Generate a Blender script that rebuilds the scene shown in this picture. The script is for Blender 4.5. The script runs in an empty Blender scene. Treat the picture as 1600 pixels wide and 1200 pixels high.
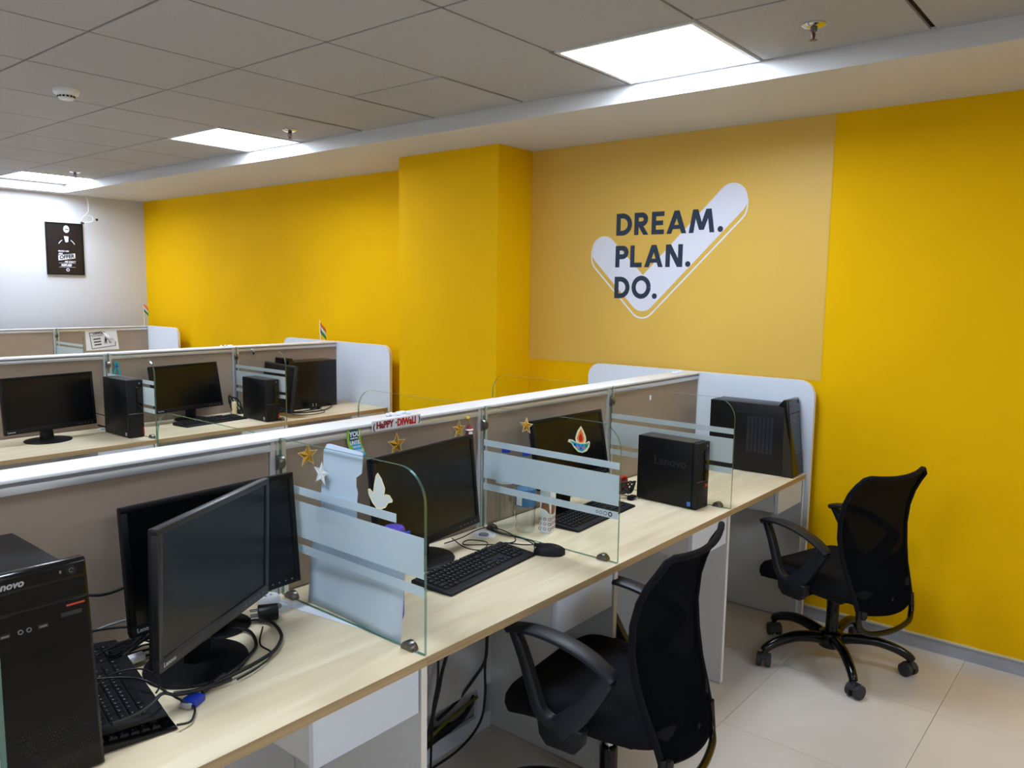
import bpy, bmesh, math, random
from mathutils import Matrix, Vector
random.seed(4)
PI = math.pi
S = bpy.context.scene
COL = S.collection
# ---------------------------------------------------------------- camera, world, exposure
cam = bpy.data.objects.new('camera', bpy.data.cameras.new('camera')); COL.objects.link(cam)
cam.data.sensor_width = 36.0; cam.data.lens = 1231.2 / 1600 * 36; cam.data.clip_start = 0.02
def _rz(a): return Matrix.Rotation(a, 4, 'Z')
cam.matrix_world = Matrix.Translation((0, 0, 1.593)) @ _rz(-0.88217) @ Matrix.Rotation(PI/2 - 0.11898, 4, 'X') @ _rz(0.014898)
S.camera = cam
w = bpy.data.worlds.new('world'); S.world = w; w.use_nodes = True
w.node_tree.nodes['Background'].inputs[0].default_value = (.8, .9, 1, 1)
w.node_tree.nodes['Background'].inputs[1].default_value = 0.05
LAMP = 19.0
S.view_settings.view_transform = 'Standard'; S.view_settings.look = 'None'
S.view_settings.gamma = 1; S.view_settings.use_curve_mapping = False
S.view_settings.exposure = 0.66

# ---------------------------------------------------------------- materials
def lin(c): return tuple(((v/255)/12.92 if v/255 <= .04045 else ((v/255+.055)/1.055)**2.4) for v in c) + (1,)
MATS = {}
def mat(name, rgb, rough=.5, metal=0, emis=0, spec=.5, noise=None, bump=None, coat=0):
    """noise = (scale xyz, amount, detail): multiplies the colour; bump = (scale, strength)"""
    m = bpy.data.materials.new(name); m.use_nodes = True; nt = m.node_tree
    b = nt.nodes['Principled BSDF']; c = lin(rgb)
    b.inputs['Base Color'].default_value = c; b.inputs['Roughness'].default_value = rough
    b.inputs['Metallic'].default_value = metal; b.inputs['Specular IOR Level'].default_value = spec
    b.inputs['Coat Weight'].default_value = coat
    if emis: b.inputs['Emission Color'].default_value = c; b.inputs['Emission Strength'].default_value = emis
    if noise or bump:
        tc = nt.nodes.new('ShaderNodeTexCoord'); mp = nt.nodes.new('ShaderNodeMapping'); nt.links.new(tc.outputs['Object'], mp.inputs[0])
    if noise:
        mp.inputs['Scale'].default_value = noise[0]
        n = nt.nodes.new('ShaderNodeTexNoise'); n.inputs['Scale'].default_value = 1; n.inputs['Detail'].default_value = noise[2]
        nt.links.new(mp.outputs[0], n.inputs[0])
        r = nt.nodes.new('ShaderNodeMapRange'); r.inputs[1].default_value = .3; r.inputs[2].default_value = .7
        r.inputs[3].default_value = 1-noise[1]; r.inputs[4].default_value = 1+noise[1]*.4
        nt.links.new(n.outputs[0], r.inputs[0])
        x = nt.nodes.new('ShaderNodeVectorMath'); x.operation = 'SCALE'; x.inputs[0].default_value = c[:3]
        nt.links.new(r.outputs[0], x.inputs['Scale']); nt.links.new(x.outputs[0], b.inputs['Base Color'])
    if bump:
        n = nt.nodes.new('ShaderNodeTexNoise'); n.inputs['Scale'].default_value = bump[0]; n.inputs['Detail'].default_value = 3
        nt.links.new(tc.outputs['Object'], n.inputs[0])
        bp = nt.nodes.new('ShaderNodeBump'); bp.inputs['Strength'].default_value = bump[1]; bp.inputs['Distance'].default_value = .002
        nt.links.new(n.outputs[0], bp.inputs['Height']); nt.links.new(bp.outputs[0], b.inputs['Normal'])
    MATS[name] = m; return m
mat('wall_yellow', (240, 186, 0), .7, spec=.08, noise=((1.5, 1.5, 1.5), .05, 4), bump=(60, .08))
mat('wall_white', (208, 210, 216), .6, bump=(60, .05))
mat('wall_cream', (214, 208, 196), .6)
mat('soffit', (204, 203, 202), .7, bump=(25, .05))
mat('mural', (222, 180, 78), .45, noise=((.8, .8, .8), .04, 3))
mat('vinyl_white', (226, 228, 240), .45)
mat('vinyl_navy', (26, 45, 66), .45)
mat('grid', (44, 38, 37), .7, spec=.1)
mat('floor_base', (120, 110, 98), .6)
mat('aluminium', (214, 218, 222), .32, .55)
mat('rail_white', (238, 240, 243), .3)
mat('groove', (150, 152, 158), .5, .2)
mat('fabric', (160, 142, 125), .75, noise=((6, 6, 14), .07, 6), bump=(700, .15))
mat('laminate_white', (220, 228, 240), .35)
mat('laminate_edge', (236, 232, 224), .4)
mat('laminate_under', (208, 208, 208), .45)
mat('baseboard', (168, 172, 180), .35, .2, noise=((3, 6, 60), .12, 5))
mat('trim_cream', (226, 214, 170), .5)
mat('black', (14, 15, 18), .42, spec=.25)
mat('black_soft', (19, 20, 24), .55, spec=.3)
mat('black_gloss', (6, 6, 8), .09, spec=.28)
mat('black_gloss_soft', (9, 8, 11), .13, spec=.5)
mat('screen', (9, 10, 12), .25, spec=.35)
mat('screen_gap', (3, 3, 4), .5)
mat('bezel_grey', (38, 39, 43), .36)
mat('key', (17, 18, 21), .45, spec=.3)
mat('case_paint', (11, 12, 16), .36, spec=.32)
mat('cable', (16, 16, 18), .45)
mat('chair_fabric', (13, 14, 20), .9, spec=.2, noise=((60, 60, 60), .3, 4), bump=(900, .4))
mat('chair_plastic', (24, 27, 35), .45, spec=.35, bump=(400, .06))
mat('chair_metal', (12, 12, 14), .18, .3)
mat('chrome', (200, 202, 206), .16, 1)
mat('steel', (116, 113, 110), .34, 1)
mat('silver_print', (178, 180, 184), .4, .2)
mat('grey_print', (120, 122, 126), .5)
mat('red', (196, 30, 24), .45); mat('dark_red', (140, 20, 30), .5)
mat('orange_red', (205, 70, 40), .5)
mat('orange', (240, 130, 40), .5)
mat('gold', (222, 168, 44), .3, .35); mat('gold_dark', (170, 118, 22), .35, .35)
mat('cream', (244, 228, 178), .5); mat('pale_sticker', (206, 214, 208), .6)
mat('paper', (232, 236, 244), .6); mat('paper_blue', (216, 227, 246), .6)
mat('green', (30, 130, 60), .6); mat('lime', (136, 178, 46), .5); mat('saffron', (236, 110, 40), .6)
mat('navy', (20, 74, 104), .5); mat('sky', (60, 176, 224), .5); mat('teal', (34, 172, 186), .4)
mat('blue', (28, 62, 190), .4); mat('blue_vga', (22, 52, 170), .4); mat('purple', (92, 70, 190), .4)
mat('pink', (206, 120, 150), .5); mat('brown', (146, 92, 60), .6); mat('sticker_blue', (70, 120, 200), .4)
mat('yellow', (236, 220, 60), .5); mat('white_plastic', (226, 228, 230), .35); mat('bottle_label', (70, 120, 165), .45)
mat('ink', (22, 22, 24), .6); mat('poster_black', (28, 24, 25), .35); mat('skin', (200, 150, 120), .6)
mat('vent', (40, 43, 60), .5); mat('lampframe', (226, 228, 232), .4); mat('lampglow', (226, 238, 255), .5, emis=LAMP)
mat('yellow_wire', (96, 94, 26), .5); mat('rubber', (44, 44, 48), .7)

def speckle_tile():
    m = mat('ceiling_tile', (196, 190, 178), .85); nt = m.node_tree; b = nt.nodes['Principled BSDF']
    tc = nt.nodes.new('ShaderNodeTexCoord')
    v = nt.nodes.new('ShaderNodeTexNoise'); v.inputs['Scale'].default_value = 330; v.inputs['Detail'].default_value = 2
    nt.links.new(tc.outputs['Object'], v.inputs[0])
    r = nt.nodes.new('ShaderNodeValToRGB'); r.color_ramp.elements[0].position = .30; r.color_ramp.elements[0].color = lin((130, 128, 129))
    r.color_ramp.elements[1].position = .42; r.color_ramp.elements[1].color = lin((170, 169, 170))
    nt.links.new(v.outputs[0], r.inputs[0]); nt.links.new(r.outputs[0], b.inputs['Base Color'])
    bp = nt.nodes.new('ShaderNodeBump'); bp.inputs['Strength'].default_value = .25; bp.inputs['Distance'].default_value = .002
    nt.links.new(v.outputs[0], bp.inputs['Height']); nt.links.new(bp.outputs[0], b.inputs['Normal'])
speckle_tile()
def wood(name, a, b_, rough, dirn=(1.1, 9, 9)):
    m = mat(name, a, rough); nt = m.node_tree; b = nt.nodes['Principled BSDF']
    tc = nt.nodes.new('ShaderNodeTexCoord'); mp = nt.nodes.new('ShaderNodeMapping'); mp.inputs['Scale'].default_value = dirn
    oi = nt.nodes.new('ShaderNodeObjectInfo'); va = nt.nodes.new('ShaderNodeVectorMath'); va.operation = 'SCALE'; va.inputs[0].default_value = (9, 7, 3)
    nt.links.new(oi.outputs['Random'], va.inputs['Scale']); ad = nt.nodes.new('ShaderNodeVectorMath')
    nt.links.new(tc.outputs['Object'], ad.inputs[0]); nt.links.new(va.outputs[0], ad.inputs[1]); nt.links.new(ad.outputs[0], mp.inputs[0])
    n = nt.nodes.new('ShaderNodeTexNoise'); n.inputs['Scale'].default_value = 1.6; n.inputs['Detail'].default_value = 7; n.inputs['Distortion'].default_value = .9
    nt.links.new(mp.outputs[0], n.inputs[0])
    r = nt.nodes.new('ShaderNodeValToRGB'); r.color_ramp.elements[0].position = .36; r.color_ramp.elements[0].color = lin(b_)
    r.color_ramp.elements[1].position = .62; r.color_ramp.elements[1].color = lin(a)
    nt.links.new(n.outputs[0], r.inputs[0]); nt.links.new(r.outputs[0], b.inputs['Base Color'])
wood('maple', (238, 223, 191), (223, 204, 168), .36)
wood('maple_edge', (192, 166, 124), (172, 146, 106), .45, (1, 20, 60))
def floor_tile():
    m = mat('floor_tile', (203, 192, 176), .16); nt = m.node_tree; b = nt.nodes['Principled BSDF']
    tc = nt.nodes.new('ShaderNodeTexCoord'); oi = nt.nodes.new('ShaderNodeObjectInfo')
    va = nt.nodes.new('ShaderNodeVectorMath'); va.operation = 'SCALE'; va.inputs[0].default_value = (5, 3, 1)
    nt.links.new(oi.outputs['Random'], va.inputs['Scale']); ad = nt.nodes.new('ShaderNodeVectorMath')
    nt.links.new(tc.outputs['Object'], ad.inputs[0]); nt.links.new(va.outputs[0], ad.inputs[1])
    n = nt.nodes.new('ShaderNodeTexNoise'); n.inputs['Scale'].default_value = 3; n.inputs['Detail'].default_value = 6; nt.links.new(ad.outputs[0], n.inputs[0])
    r = nt.nodes.new('ShaderNodeValToRGB'); r.color_ramp.elements[0].position = .3; r.color_ramp.elements[0].color = lin((211, 201, 188))
    r.color_ramp.elements[1].position = .7; r.color_ramp.elements[1].color = lin((217, 208, 196))
    nt.links.new(n.outputs[0], r.inputs[0]); nt.links.new(r.outputs[0], b.inputs['Base Color'])
floor_tile()
def scuff(name):      # grubby rubbed marks low on the painted wall
    nt = MATS[name].node_tree; b = nt.nodes['Principled BSDF']; src = b.inputs['Base Color'].links[0].from_socket
    tc = nt.nodes.new('ShaderNodeTexCoord'); mp = nt.nodes.new('ShaderNodeMapping'); mp.inputs['Scale'].default_value = (3, 5, 16)
    nt.links.new(tc.outputs['Object'], mp.inputs[0]); n = nt.nodes.new('ShaderNodeTexNoise'); n.inputs['Scale'].default_value = 1.3; n.inputs['Detail'].default_value = 8; n.inputs['Roughness'].default_value = .7
    nt.links.new(mp.outputs[0], n.inputs[0]); r = nt.nodes.new('ShaderNodeMapRange'); r.inputs[1].default_value = .60; r.inputs[2].default_value = .74; r.inputs[4].default_value = .22
    nt.links.new(n.outputs[0], r.inputs[0]); sp = nt.nodes.new('ShaderNodeSeparateXYZ'); nt.links.new(tc.outputs['Object'], sp.inputs[0])
    z = nt.nodes.new('ShaderNodeMapRange'); z.inputs[1].default_value = 1.15; z.inputs[2].default_value = .75; nt.links.new(sp.outputs[2], z.inputs[0])
    m = nt.nodes.new('ShaderNodeMath'); m.operation = 'MULTIPLY'; nt.links.new(r.outputs[0], m.inputs[0]); nt.links.new(z.outputs[0], m.inputs[1])
    x = nt.nodes.new('ShaderNodeMix'); x.data_type = 'RGBA'; x.inputs[7].default_value = lin((92, 70, 24)); nt.links.new(m.outputs[0], x.inputs[0]); nt.links.new(src, x.inputs[6])
    nt.links.new(x.outputs[2], b.inputs['Base Color'])
scuff('wall_yellow')
def glassy(name, tint, ior=1.45, boost=1.0, rough=.0):
    m = bpy.data.materials.new(name); m.use_nodes = True; nt = m.node_tree; nt.nodes.clear()
    o = nt.nodes.new('ShaderNodeOutputMaterial'); t = nt.nodes.new('ShaderNodeBsdfTransparent'); t.inputs[0].default_value = tint + (1,)
    g = nt.nodes.new('ShaderNodeBsdfGlossy'); g.inputs['Roughness'].default_value = rough
    f = nt.nodes.new('ShaderNodeFresnel'); f.inputs[0].default_value = ior
    mu = nt.nodes.new('ShaderNodeMath'); mu.operation = 'MULTIPLY'; mu.inputs[1].default_value = boost
    x = nt.nodes.new('ShaderNodeMixShader'); nt.links.new(f.outputs[0], mu.inputs[0]); nt.links.new(mu.outputs[0], x.inputs[0])
    ge = nt.nodes.new('ShaderNodeNewGeometry'); iv = nt.nodes.new('ShaderNodeMath'); iv.operation = 'SUBTRACT'; iv.inputs[0].default_value = 1
    nt.links.new(ge.outputs['Backfacing'], iv.inputs[1]); m2 = nt.nodes.new('ShaderNodeMath'); m2.operation = 'MULTIPLY'
    nt.links.new(mu.outputs[0], m2.inputs[0]); nt.links.new(iv.outputs[0], m2.inputs[1]); nt.links.new(m2.outputs[0], x.inputs[0])
    nt.links.new(t.outputs[0], x.inputs[1]); nt.links.new(g.outputs[0], x.inputs[2]); nt.links.new(x.outputs[0], o.inputs[0]); MATS[name] = m
glassy('glass', (.965, .985, .975), 1.45, 1.5); glassy('clear_plastic', (.95, .975, .985), 1.45, 3.0, .06)
def mixmat(name, shader_a, shader_b, fac):
    m = bpy.data.materials.new(name); m.use_nodes = True; nt = m.node_tree; nt.nodes.clear()
    o = nt.nodes.new('ShaderNodeOutputMaterial'); x = nt.nodes.new('ShaderNodeMixShader'); x.inputs[0].default_value = fac
    a = shader_a(nt); b = shader_b(nt); nt.links.new(a.outputs[0], x.inputs[1]); nt.links.new(b.outputs[0], x.inputs[2])
    nt.links.new(x.outputs[0], o.inputs[0]); MATS[name] = m
def sh(kind, col, **kw):
    def f(nt):
        n = nt.nodes.new(kind); n.inputs[0].default_value = lin(col)
        for k, v in kw.items(): n.inputs[k].default_value = v
        return n
    return f
def two(a, b, fac):
    def f(nt):
        x = nt.nodes.new('ShaderNodeMixShader'); x.inputs[0].default_value = fac
        p = a(nt); q = b(nt); nt.links.new(p.outputs[0], x.inputs[1]); nt.links.new(q.outputs[0], x.inputs[2]); return x
    return f
mixmat('frost', two(sh('ShaderNodeBsdfDiffuse', (222, 236, 244)), sh('ShaderNodeBsdfTranslucent', (226, 238, 244)), .4),
       sh('ShaderNodeBsdfRefraction', (222, 232, 236), Roughness=.45, IOR=1.08), .30)
mixmat('glass_edge', sh('ShaderNodeBsdfTransparent', (176, 208, 200)), two(sh('ShaderNodeBsdfDiffuse', (98, 138, 131)), sh('ShaderNodeBsdfGlossy', (190, 235, 222), Roughness=.12), .4), .55)
mixmat('mesh_fabric', sh('ShaderNodeBsdfDiffuse', (17, 18, 22)), sh('ShaderNodeBsdfTransparent', (255, 255, 255)), .12)

# ---------------------------------------------------------------- mesh helpers
class MB:
    def __init__(s): s.v = []; s.f = []; s.m = []; s.M = Matrix.Identity(4); s.cur = 0
    def add(s, vs, fs):
        o = len(s.v); s.v += [tuple(s.M @ Vector(p)) for p in vs]; s.f += [tuple(i+o for i in f) for f in fs]; s.m += [s.cur]*len(fs); return s
    def box(s, x0, x1, y0, y1, z0, z1):
        return s.add([(x0,y0,z0),(x1,y0,z0),(x1,y1,z0),(x0,y1,z0),(x0,y0,z1),(x1,y0,z1),(x1,y1,z1),(x0,y1,z1)],
                     [(0,3,2,1),(4,5,6,7),(0,1,5,4),(1,2,6,5),(2,3,7,6),(3,0,4,7)])
    def prism(s, pts, fn, a, b):
        """2-D outline pts swept from depth a to b; fn(u,v,w)->xyz"""
        n = len(pts); vs = [fn(u, v, a) for u, v in pts] + [fn(u, v, b) for u, v in pts]
        return s.add(vs, [tuple(range(n))[::-1], tuple(range(n, 2*n))] + [(i, (i+1) % n, n+(i+1) % n, n+i) for i in range(n)])
    def tube(s, path, r, n=8, cap=True):
        P = [Vector(p) for p in path]; k = len(P); rs = r if isinstance(r, (list, tuple)) else [r]*k
        vs = []; up = None
        for i in range(k):
            d = (P[min(i+1, k-1)] - P[max(i-1, 0)]).normalized()
            if up is None: up = d.orthogonal().normalized()
            else: up = (up - d*up.dot(d)); up = up.normalized() if up.length > 1e-6 else d.orthogonal().normalized()
            q = d.cross(up)
            rr = rs[i] if isinstance(rs[i], (list, tuple)) else (rs[i], rs[i])
            vs += [tuple(P[i] + up*math.cos(2*PI*j/n)*rr[0] + q*math.sin(2*PI*j/n)*rr[1]) for j in range(n)]
        fs = [(i*n+j, i*n+(j+1) % n, (i+1)*n+(j+1) % n, (i+1)*n+j) for i in range(k-1) for j in range(n)]
        if cap: fs += [tuple(range(n))[::-1], tuple((k-1)*n+j for j in range(n))]
        return s.add(vs, fs)
    def lathe(s, prof, n=24, c=(0, 0, 0), sx=1, sy=1):
        vs = [(c[0]+r*sx*math.cos(2*PI*j/n), c[1]+r*sy*math.sin(2*PI*j/n), c[2]+z) for r, z in prof for j in range(n)]
        k = len(prof); fs = [(i*n+j, i*n+(j+1) % n, (i+1)*n+(j+1) % n, (i+1)*n+j) for i in range(k-1) for j in range(n)]
        return s.add(vs, fs + [tuple(range(n))[::-1], tuple((k-1)*n+j for j in range(n))])
    def cyl(s, a, b, r, n=16): return s.tube([a, b], r, n)
    def sphere(s, c, r, n=14, k=9):
        rr = r if isinstance(r, (tuple, list)) else (r, r, r)
        vs = []; 
        for i in range(1, k):
            t = PI*i/k
            vs += [(c[0]+rr[0]*math.sin(t)*math.cos(2*PI*j/n), c[1]+rr[1]*math.sin(t)*math.sin(2*PI*j/n), c[2]-rr[2]*math.cos(t)) for j in range(n)]
        fs = [(i*n+j, i*n+(j+1) % n, (i+1)*n+(j+1) % n, (i+1)*n+j) for i in range(k-2) for j in range(n)]
        b = len(vs); vs += [(c[0], c[1], c[2]-rr[2]), (c[0], c[1], c[2]+rr[2])]
        fs += [(b, (j+1) % n, j) for j in range(n)] + [(b+1, (k-2)*n+j, (k-2)*n+(j+1) % n) for j in range(n)]
        return s.add(vs, fs)
    def grid(s, rows, closed=False):
        m = len(rows[0]); vs = [p for r in rows for p in r]
        fs = [(i*m+j, i*m+(j+1) % m, (i+1)*m+(j+1) % m, (i+1)*m+j) for i in range(len(rows)-1) for j in range(m if closed else m-1)]
        return s.add(vs, fs)
def link_mesh(name, me, parent=None, loc=(0, 0, 0), rz=0):
    o = bpy.data.objects.new(name, me); COL.objects.link(o)
    if parent: o.parent = parent
    o.location = loc; o.rotation_euler = (0, 0, rz); return o
def build(name, mb, m, parent=None, bevel=0, smooth=None, loc=(0, 0, 0), rz=0, segs=2, sub=0, solid=0):
    me = bpy.data.meshes.new(name); me.from_pydata(mb.v, [], mb.f)
    ms = m if isinstance(m, (list, tuple)) else [m]
    for q in ms: me.materials.append(MATS[q])
    if len(ms) > 1: me.polygons.foreach_set('material_index', mb.m)
    bm = bmesh.new(); bm.from_mesh(me); bmesh.ops.recalc_face_normals(bm, faces=bm.faces)
    if bevel:
        es = [e for e in bm.edges if len(e.link_faces) == 2 and e.calc_face_angle(0) > .6]
        bmesh.ops.bevel(bm, geom=es, offset=bevel, segments=segs, profile=.5, affect='EDGES', clamp_overlap=True)
    bm.to_mesh(me); bm.free()
    a = smooth if smooth is not None else (.7 if not bevel else .4 if bevel < .005 else .9)
    me.polygons.foreach_set('use_smooth', [True]*len(me.polygons))
    me.set_sharp_from_angle(angle=a)
    o = link_mesh(name, me, parent, loc, rz)
    if solid: md = o.modifiers.new('solid', 'SOLIDIFY'); md.thickness = solid; md.offset = 0
    if sub: md = o.modifiers.new('sub', 'SUBSURF'); md.levels = sub; md.render_levels = sub
    return o
def tag(o, label=None, cat=None, group=None, kind=None):
    if label: o['label'] = label
    if cat: o['category'] = cat
    if group: o['group'] = group
    if kind: o['kind'] = kind
    return o
def thing(name, label, cat, loc=(0, 0, 0), rz=0, group=None):
    o = bpy.data.objects.new(name, None); COL.objects.link(o); o.empty_display_size = .05
    o.location = loc; o.rotation_euler = (0, 0, rz); return tag(o, label, cat, group)
def kids(o): return [c for c in COL.objects if c.parent == o]
def dup(o, loc=None, rz=None, label=None, parent=None, group=None, cache={}):
    c = o.copy(); COL.objects.link(c); c.parent = parent
    if loc is not None: c.location = loc
    if rz is not None: c.rotation_euler = (0, 0, rz)
    if label: c['label'] = label
    if group: c['group'] = group
    for ch in kids(o): dup(ch, parent=c)
    return c
def text(name, s, size, m, parent, M, offset=0, shear=0, extrude=.0004, sx=1, align='LEFT', space=1):
    """flat lettering: M places the text plane (x right, y up, z towards the reader)"""
    cu = bpy.data.curves.new(name, 'FONT'); cu.body = s; cu.size = size; cu.offset = offset; cu.shear = shear; cu.extrude = extrude
    cu.align_x = align; cu.space_character = space; cu.resolution_u = 3
    t = bpy.data.objects.new(name, cu); COL.objects.link(t)
    dg = bpy.context.evaluated_depsgraph_get(); dg.update()
    me = bpy.data.meshes.new_from_object(t.evaluated_get(dg)); bpy.data.objects.remove(t); bpy.data.curves.remove(cu)
    me.transform(M @ Matrix.Diagonal((sx, 1, 1, 1))); me.materials.clear(); me.materials.append(MATS[m]); me.name = name
    return link_mesh(name, me, parent)
def facing(loc, d, tilt=0):
    """text frame: d='-y' reader stands at -y, '-x' reader at -x, 'up' lies flat read from -y"""
    if d == '-y': B = Matrix(((1,0,0,0),(0,0,-1,0),(0,1,0,0),(0,0,0,1)))
    elif d == '-x': B = Matrix(((0,0,-1,0),(-1,0,0,0),(0,1,0,0),(0,0,0,1)))
    else: B = Matrix.Identity(4)
    return Matrix.Translation(loc) @ B @ _rz(tilt)
def catmull(P, n=5):
    P = [Vector(p) for p in P]; Q = [P[0]*2-P[1]] + P + [P[-1]*2-P[-2]]; out = []
    for i in range(1, len(Q)-2):
        for k in range(n):
            t = k/n; a, b, c, d = Q[i-1:i+3]
            out.append(.5*((2*b)+(c-a)*t+(2*a-5*b+4*c-d)*t*t+(3*b-a-3*c+d)*t**3))
    return out + [P[-1]]
def arc(cx, cy, r, a0, a1, n=8):
    return [(cx+r*math.cos(math.radians(a0+(a1-a0)*i/n)), cy+r*math.sin(math.radians(a0+(a1-a0)*i/n))) for i in range(n+1)]
def ribbon(pts, wd):
    """2-D stroke outline of constant width as quads"""
    P = [Vector(p) for p in pts]; L = []; Rr = []
    for i, p in enumerate(P):
        a = (p-P[i-1]).normalized() if i else None; b = (P[i+1]-p).normalized() if i < len(P)-1 else None
        t = ((a or b)+(b or a)).normalized(); n = Vector((-t.y, t.x)); k = 1/max(.4, n.dot(Vector((-(b or a).y, (b or a).x))))
        L.append(p+n*wd/2*k); Rr.append(p-n*wd/2*k)
    return [[tuple(L[i]), tuple(L[i+1]), tuple(Rr[i+1]), tuple(Rr[i])] for i in range(len(P)-1)]
XZ = lambda y: (lambda u, v, w_: (u, y+w_, v))       # outline in x,z
YZ = lambda x: (lambda u, v, w_: (x+w_, u, v))       # outline in y,z
XY = lambda z: (lambda u, v, w_: (u, v, z+w_))

# ---------------------------------------------------------------- room
XW, XW2, YB, XL, YN, H = 3.844, 3.905, 8.10, -4.6, -3.4, 2.50
YR = [1.85, 4.855, 7.86]          # front faces of the three partitions
fl = build('floor', MB().box(XL-.1, XW2+.1, YN-.1, YB+.1, -.12, -.009), 'floor_base'); tag(fl, kind='structure')
tmb = MB().box(-.2992, .2992, -.2992, .2992, -.009, 0)
t0 = build('tile', tmb, 'floor_tile', fl, bevel=.0006, segs=1); first = True
for i in range(-13, 1):
    for j in range(-7, 13):
        cx, cy = 3.2535+.6*i+.3, .545+.6*j+.3
        if cx < XL or cy < YN or cy > YB: continue
        o = t0 if first else t0.copy()
        if not first: COL.objects.link(o)
        first = False; o.location = (cx, cy, 0)
ce = build('ceiling', MB().box(XL-.1, XW2+.1, YN-.1, YB+.1, H+.012, H+.12), 'grid'); tag(ce, kind='structure')
c0 = build('tile', MB().box(-.2950, .2950, -.2950, .2950, 0, .012), 'ceiling_tile', ce, bevel=.001, segs=1); first = True
LIGHTS = [(i, j) for i in (1, -3, -7) for j in (-6, -1, 4, 9)]  # columns away from the yellow wall are unseen, added to raise general fill
for i in range(-11, 2):
    for j in range(-9, 11):
        x0, y0 = 1.918+.6*i, 1.90+.6*j
        if (i, j) in LIGHTS or x0 < XL-.3 or y0 < YN-.3 or y0 > YB-.3: continue
        o = c0 if first else c0.copy()
        if not first: COL.objects.link(o)
        first = False; o.location = (x0+.3, y0+.3, H); o.rotation_euler = (0, 0, random.choice((0, PI/2, PI)))
        if i == 1: o.scale = (.965, 1, 1); o.location.x -= .0095
# thin pale tee bars showing between the tiles
tee = MB()
for i in range(-8, 3): tee.box(1.918+.6*i+.0005, 1.918+.6*i+.003, YN, YB, H+.010, H+.0125)
tt = build('grid_bar', tee, 'lampframe', ce); tag(tt, kind='stuff')
def wall(name, mb, m): return tag(build(name, mb, m), kind='structure')
wr = wall('wall_right', MB().box(XW, XW+.15, YN-.1, 3.86, 0, H+.1), 'wall_yellow')
wall('wall_right_far', MB().box(XW2, XW2+.12, 3.86, YB+.1, 0, H+.1), 'wall_yellow')
wall('wall_column', MB().box(3.53, XW2, 3.030, 3.872, 0, 2.424), 'wall_yellow')
wall('wall_back', MB().box(XL-.1, XW2+.12, YB, YB+.12, 0, H+.1), 'wall_white')
wall('wall_left', MB().box(XL-.12, XL, YN-.1, YB+.1, 0, H+.1), 'wall_cream')
wall('wall_near', MB().box(XL-.1, XW2+.1, YN-.12, YN, 0, H+.1), 'wall_cream')
sf = MB().box(3.099, XW2+.02, YN, YB+.02, 2.424, H+.02)
wall('ceiling_soffit', sf, 'soffit')
wall('ceiling_soffit_back', MB().box(XL, 3.099, 7.945, YB+.02, 2.424, H+.02), 'soffit')
bb = wall('baseboard_right', MB().box(XW-.014, XW, YN, 3.03, 0, .052), 'baseboard')
build('cap', MB().box(XW-.017, XW, YN, 3.03, .052, .058), 'groove', bb)
build('lip', MB().box(XW-.006, XW, YN, 3.03, .058, .066), 'trim_cream', bb)

# ceiling lights
def ceiling_light(x0, y0, label, wd=.568):
    t = thing('ceiling_light', label, 'light', (x0+.006+wd/2, y0+.3, H-.001), 0, 'square ceiling light panels')
    a, b = wd/2, .292; f = .017
    build('frame', MB().box(-a, a, -b, -b+f, -.003, .02).box(-a, a, b-f, b, -.003, .02).box(-a, -a+f, -b+f, b-f, -.003, .02).box(a-f, a, -b+f, b-f, -.003, .02), 'lampframe', t)
    build('diffuser', MB().box(-a+f, a-f, -b+f, b-f, .0, .012), 'lampglow', t)
for i, j in LIGHTS:
    lab = {(1, -1): 'glowing square ceiling light above the checkmark wall mural', (1, 4): 'glowing square ceiling light in the middle of the three in view, before the yellow column',
           (1, 9): 'glowing square ceiling light furthest back, in the corner by the white wall'}.get((i, j), 'unseen glowing square ceiling light added out of view')
    ceiling_light(1.918+.6*i, 1.90+.6*j, lab, .568 if i == 1 else .588)

def sprinkler(x, y, label):
    t = thing('fire_sprinkler', label, 'sprinkler', (x, y, H), 0, 'ceiling fire sprinklers')
    build('rosette', MB().lathe([(.040, 0), (.040, -.003), (.030, -.010), (.018, -.012)], 28), 'chrome', t)
    build('body', MB().lathe([(.012, -.012), (.012, -.022), (.008, -.026)], 14), 'steel', t)
    fr = MB()
    for s in (-1, 1): fr.tube(catmull([(s*.009, 0, -.022), (s*.012, 0, -.032), (s*.009, 0, -.042), (0, 0, -.050)], 4), .0022, 6)
    build('frame', fr, 'steel', t)
    build('bulb', MB().cyl((0, 0, -.024), (0, 0, -.048), .0028, 8), 'dark_red', t)
    d = MB()
    for k in range(8):
        a = PI*k/4; d.M = _rz(a); d.box(.002, .013, -.0025, .0025, -.053, -.051)
    build('deflector', d, 'steel', t)
sprinkler(2.795, 1.0, 'chrome fire sprinkler right of the nearest ceiling light')
sprinkler(2.815, 4.02, 'chrome fire sprinkler just right of the middle ceiling light')
sprinkler(2.806, 6.97, 'small fire sprinkler beside the furthest ceiling light')
t = thing('smoke_detector', 'round white smoke detector on the ceiling tiles at left', 'smoke detector', (1.625, 4.091, H))
build('base', MB().lathe([(.058, 0), (.058, -.010), (.052, -.022), (.040, -.028)], 32), 'white_plastic', t)
build('head', MB().lathe([(.036, -.026), (.036, -.040), (.030, -.046)], 28), 'white_plastic', t)
sl = MB()
for k in range(14): sl.M = _rz(2*PI*k/14); sl.box(.0355, .0375, -.005, .005, -.038, -.030)
build('slot', sl, 'ink', t)

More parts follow.
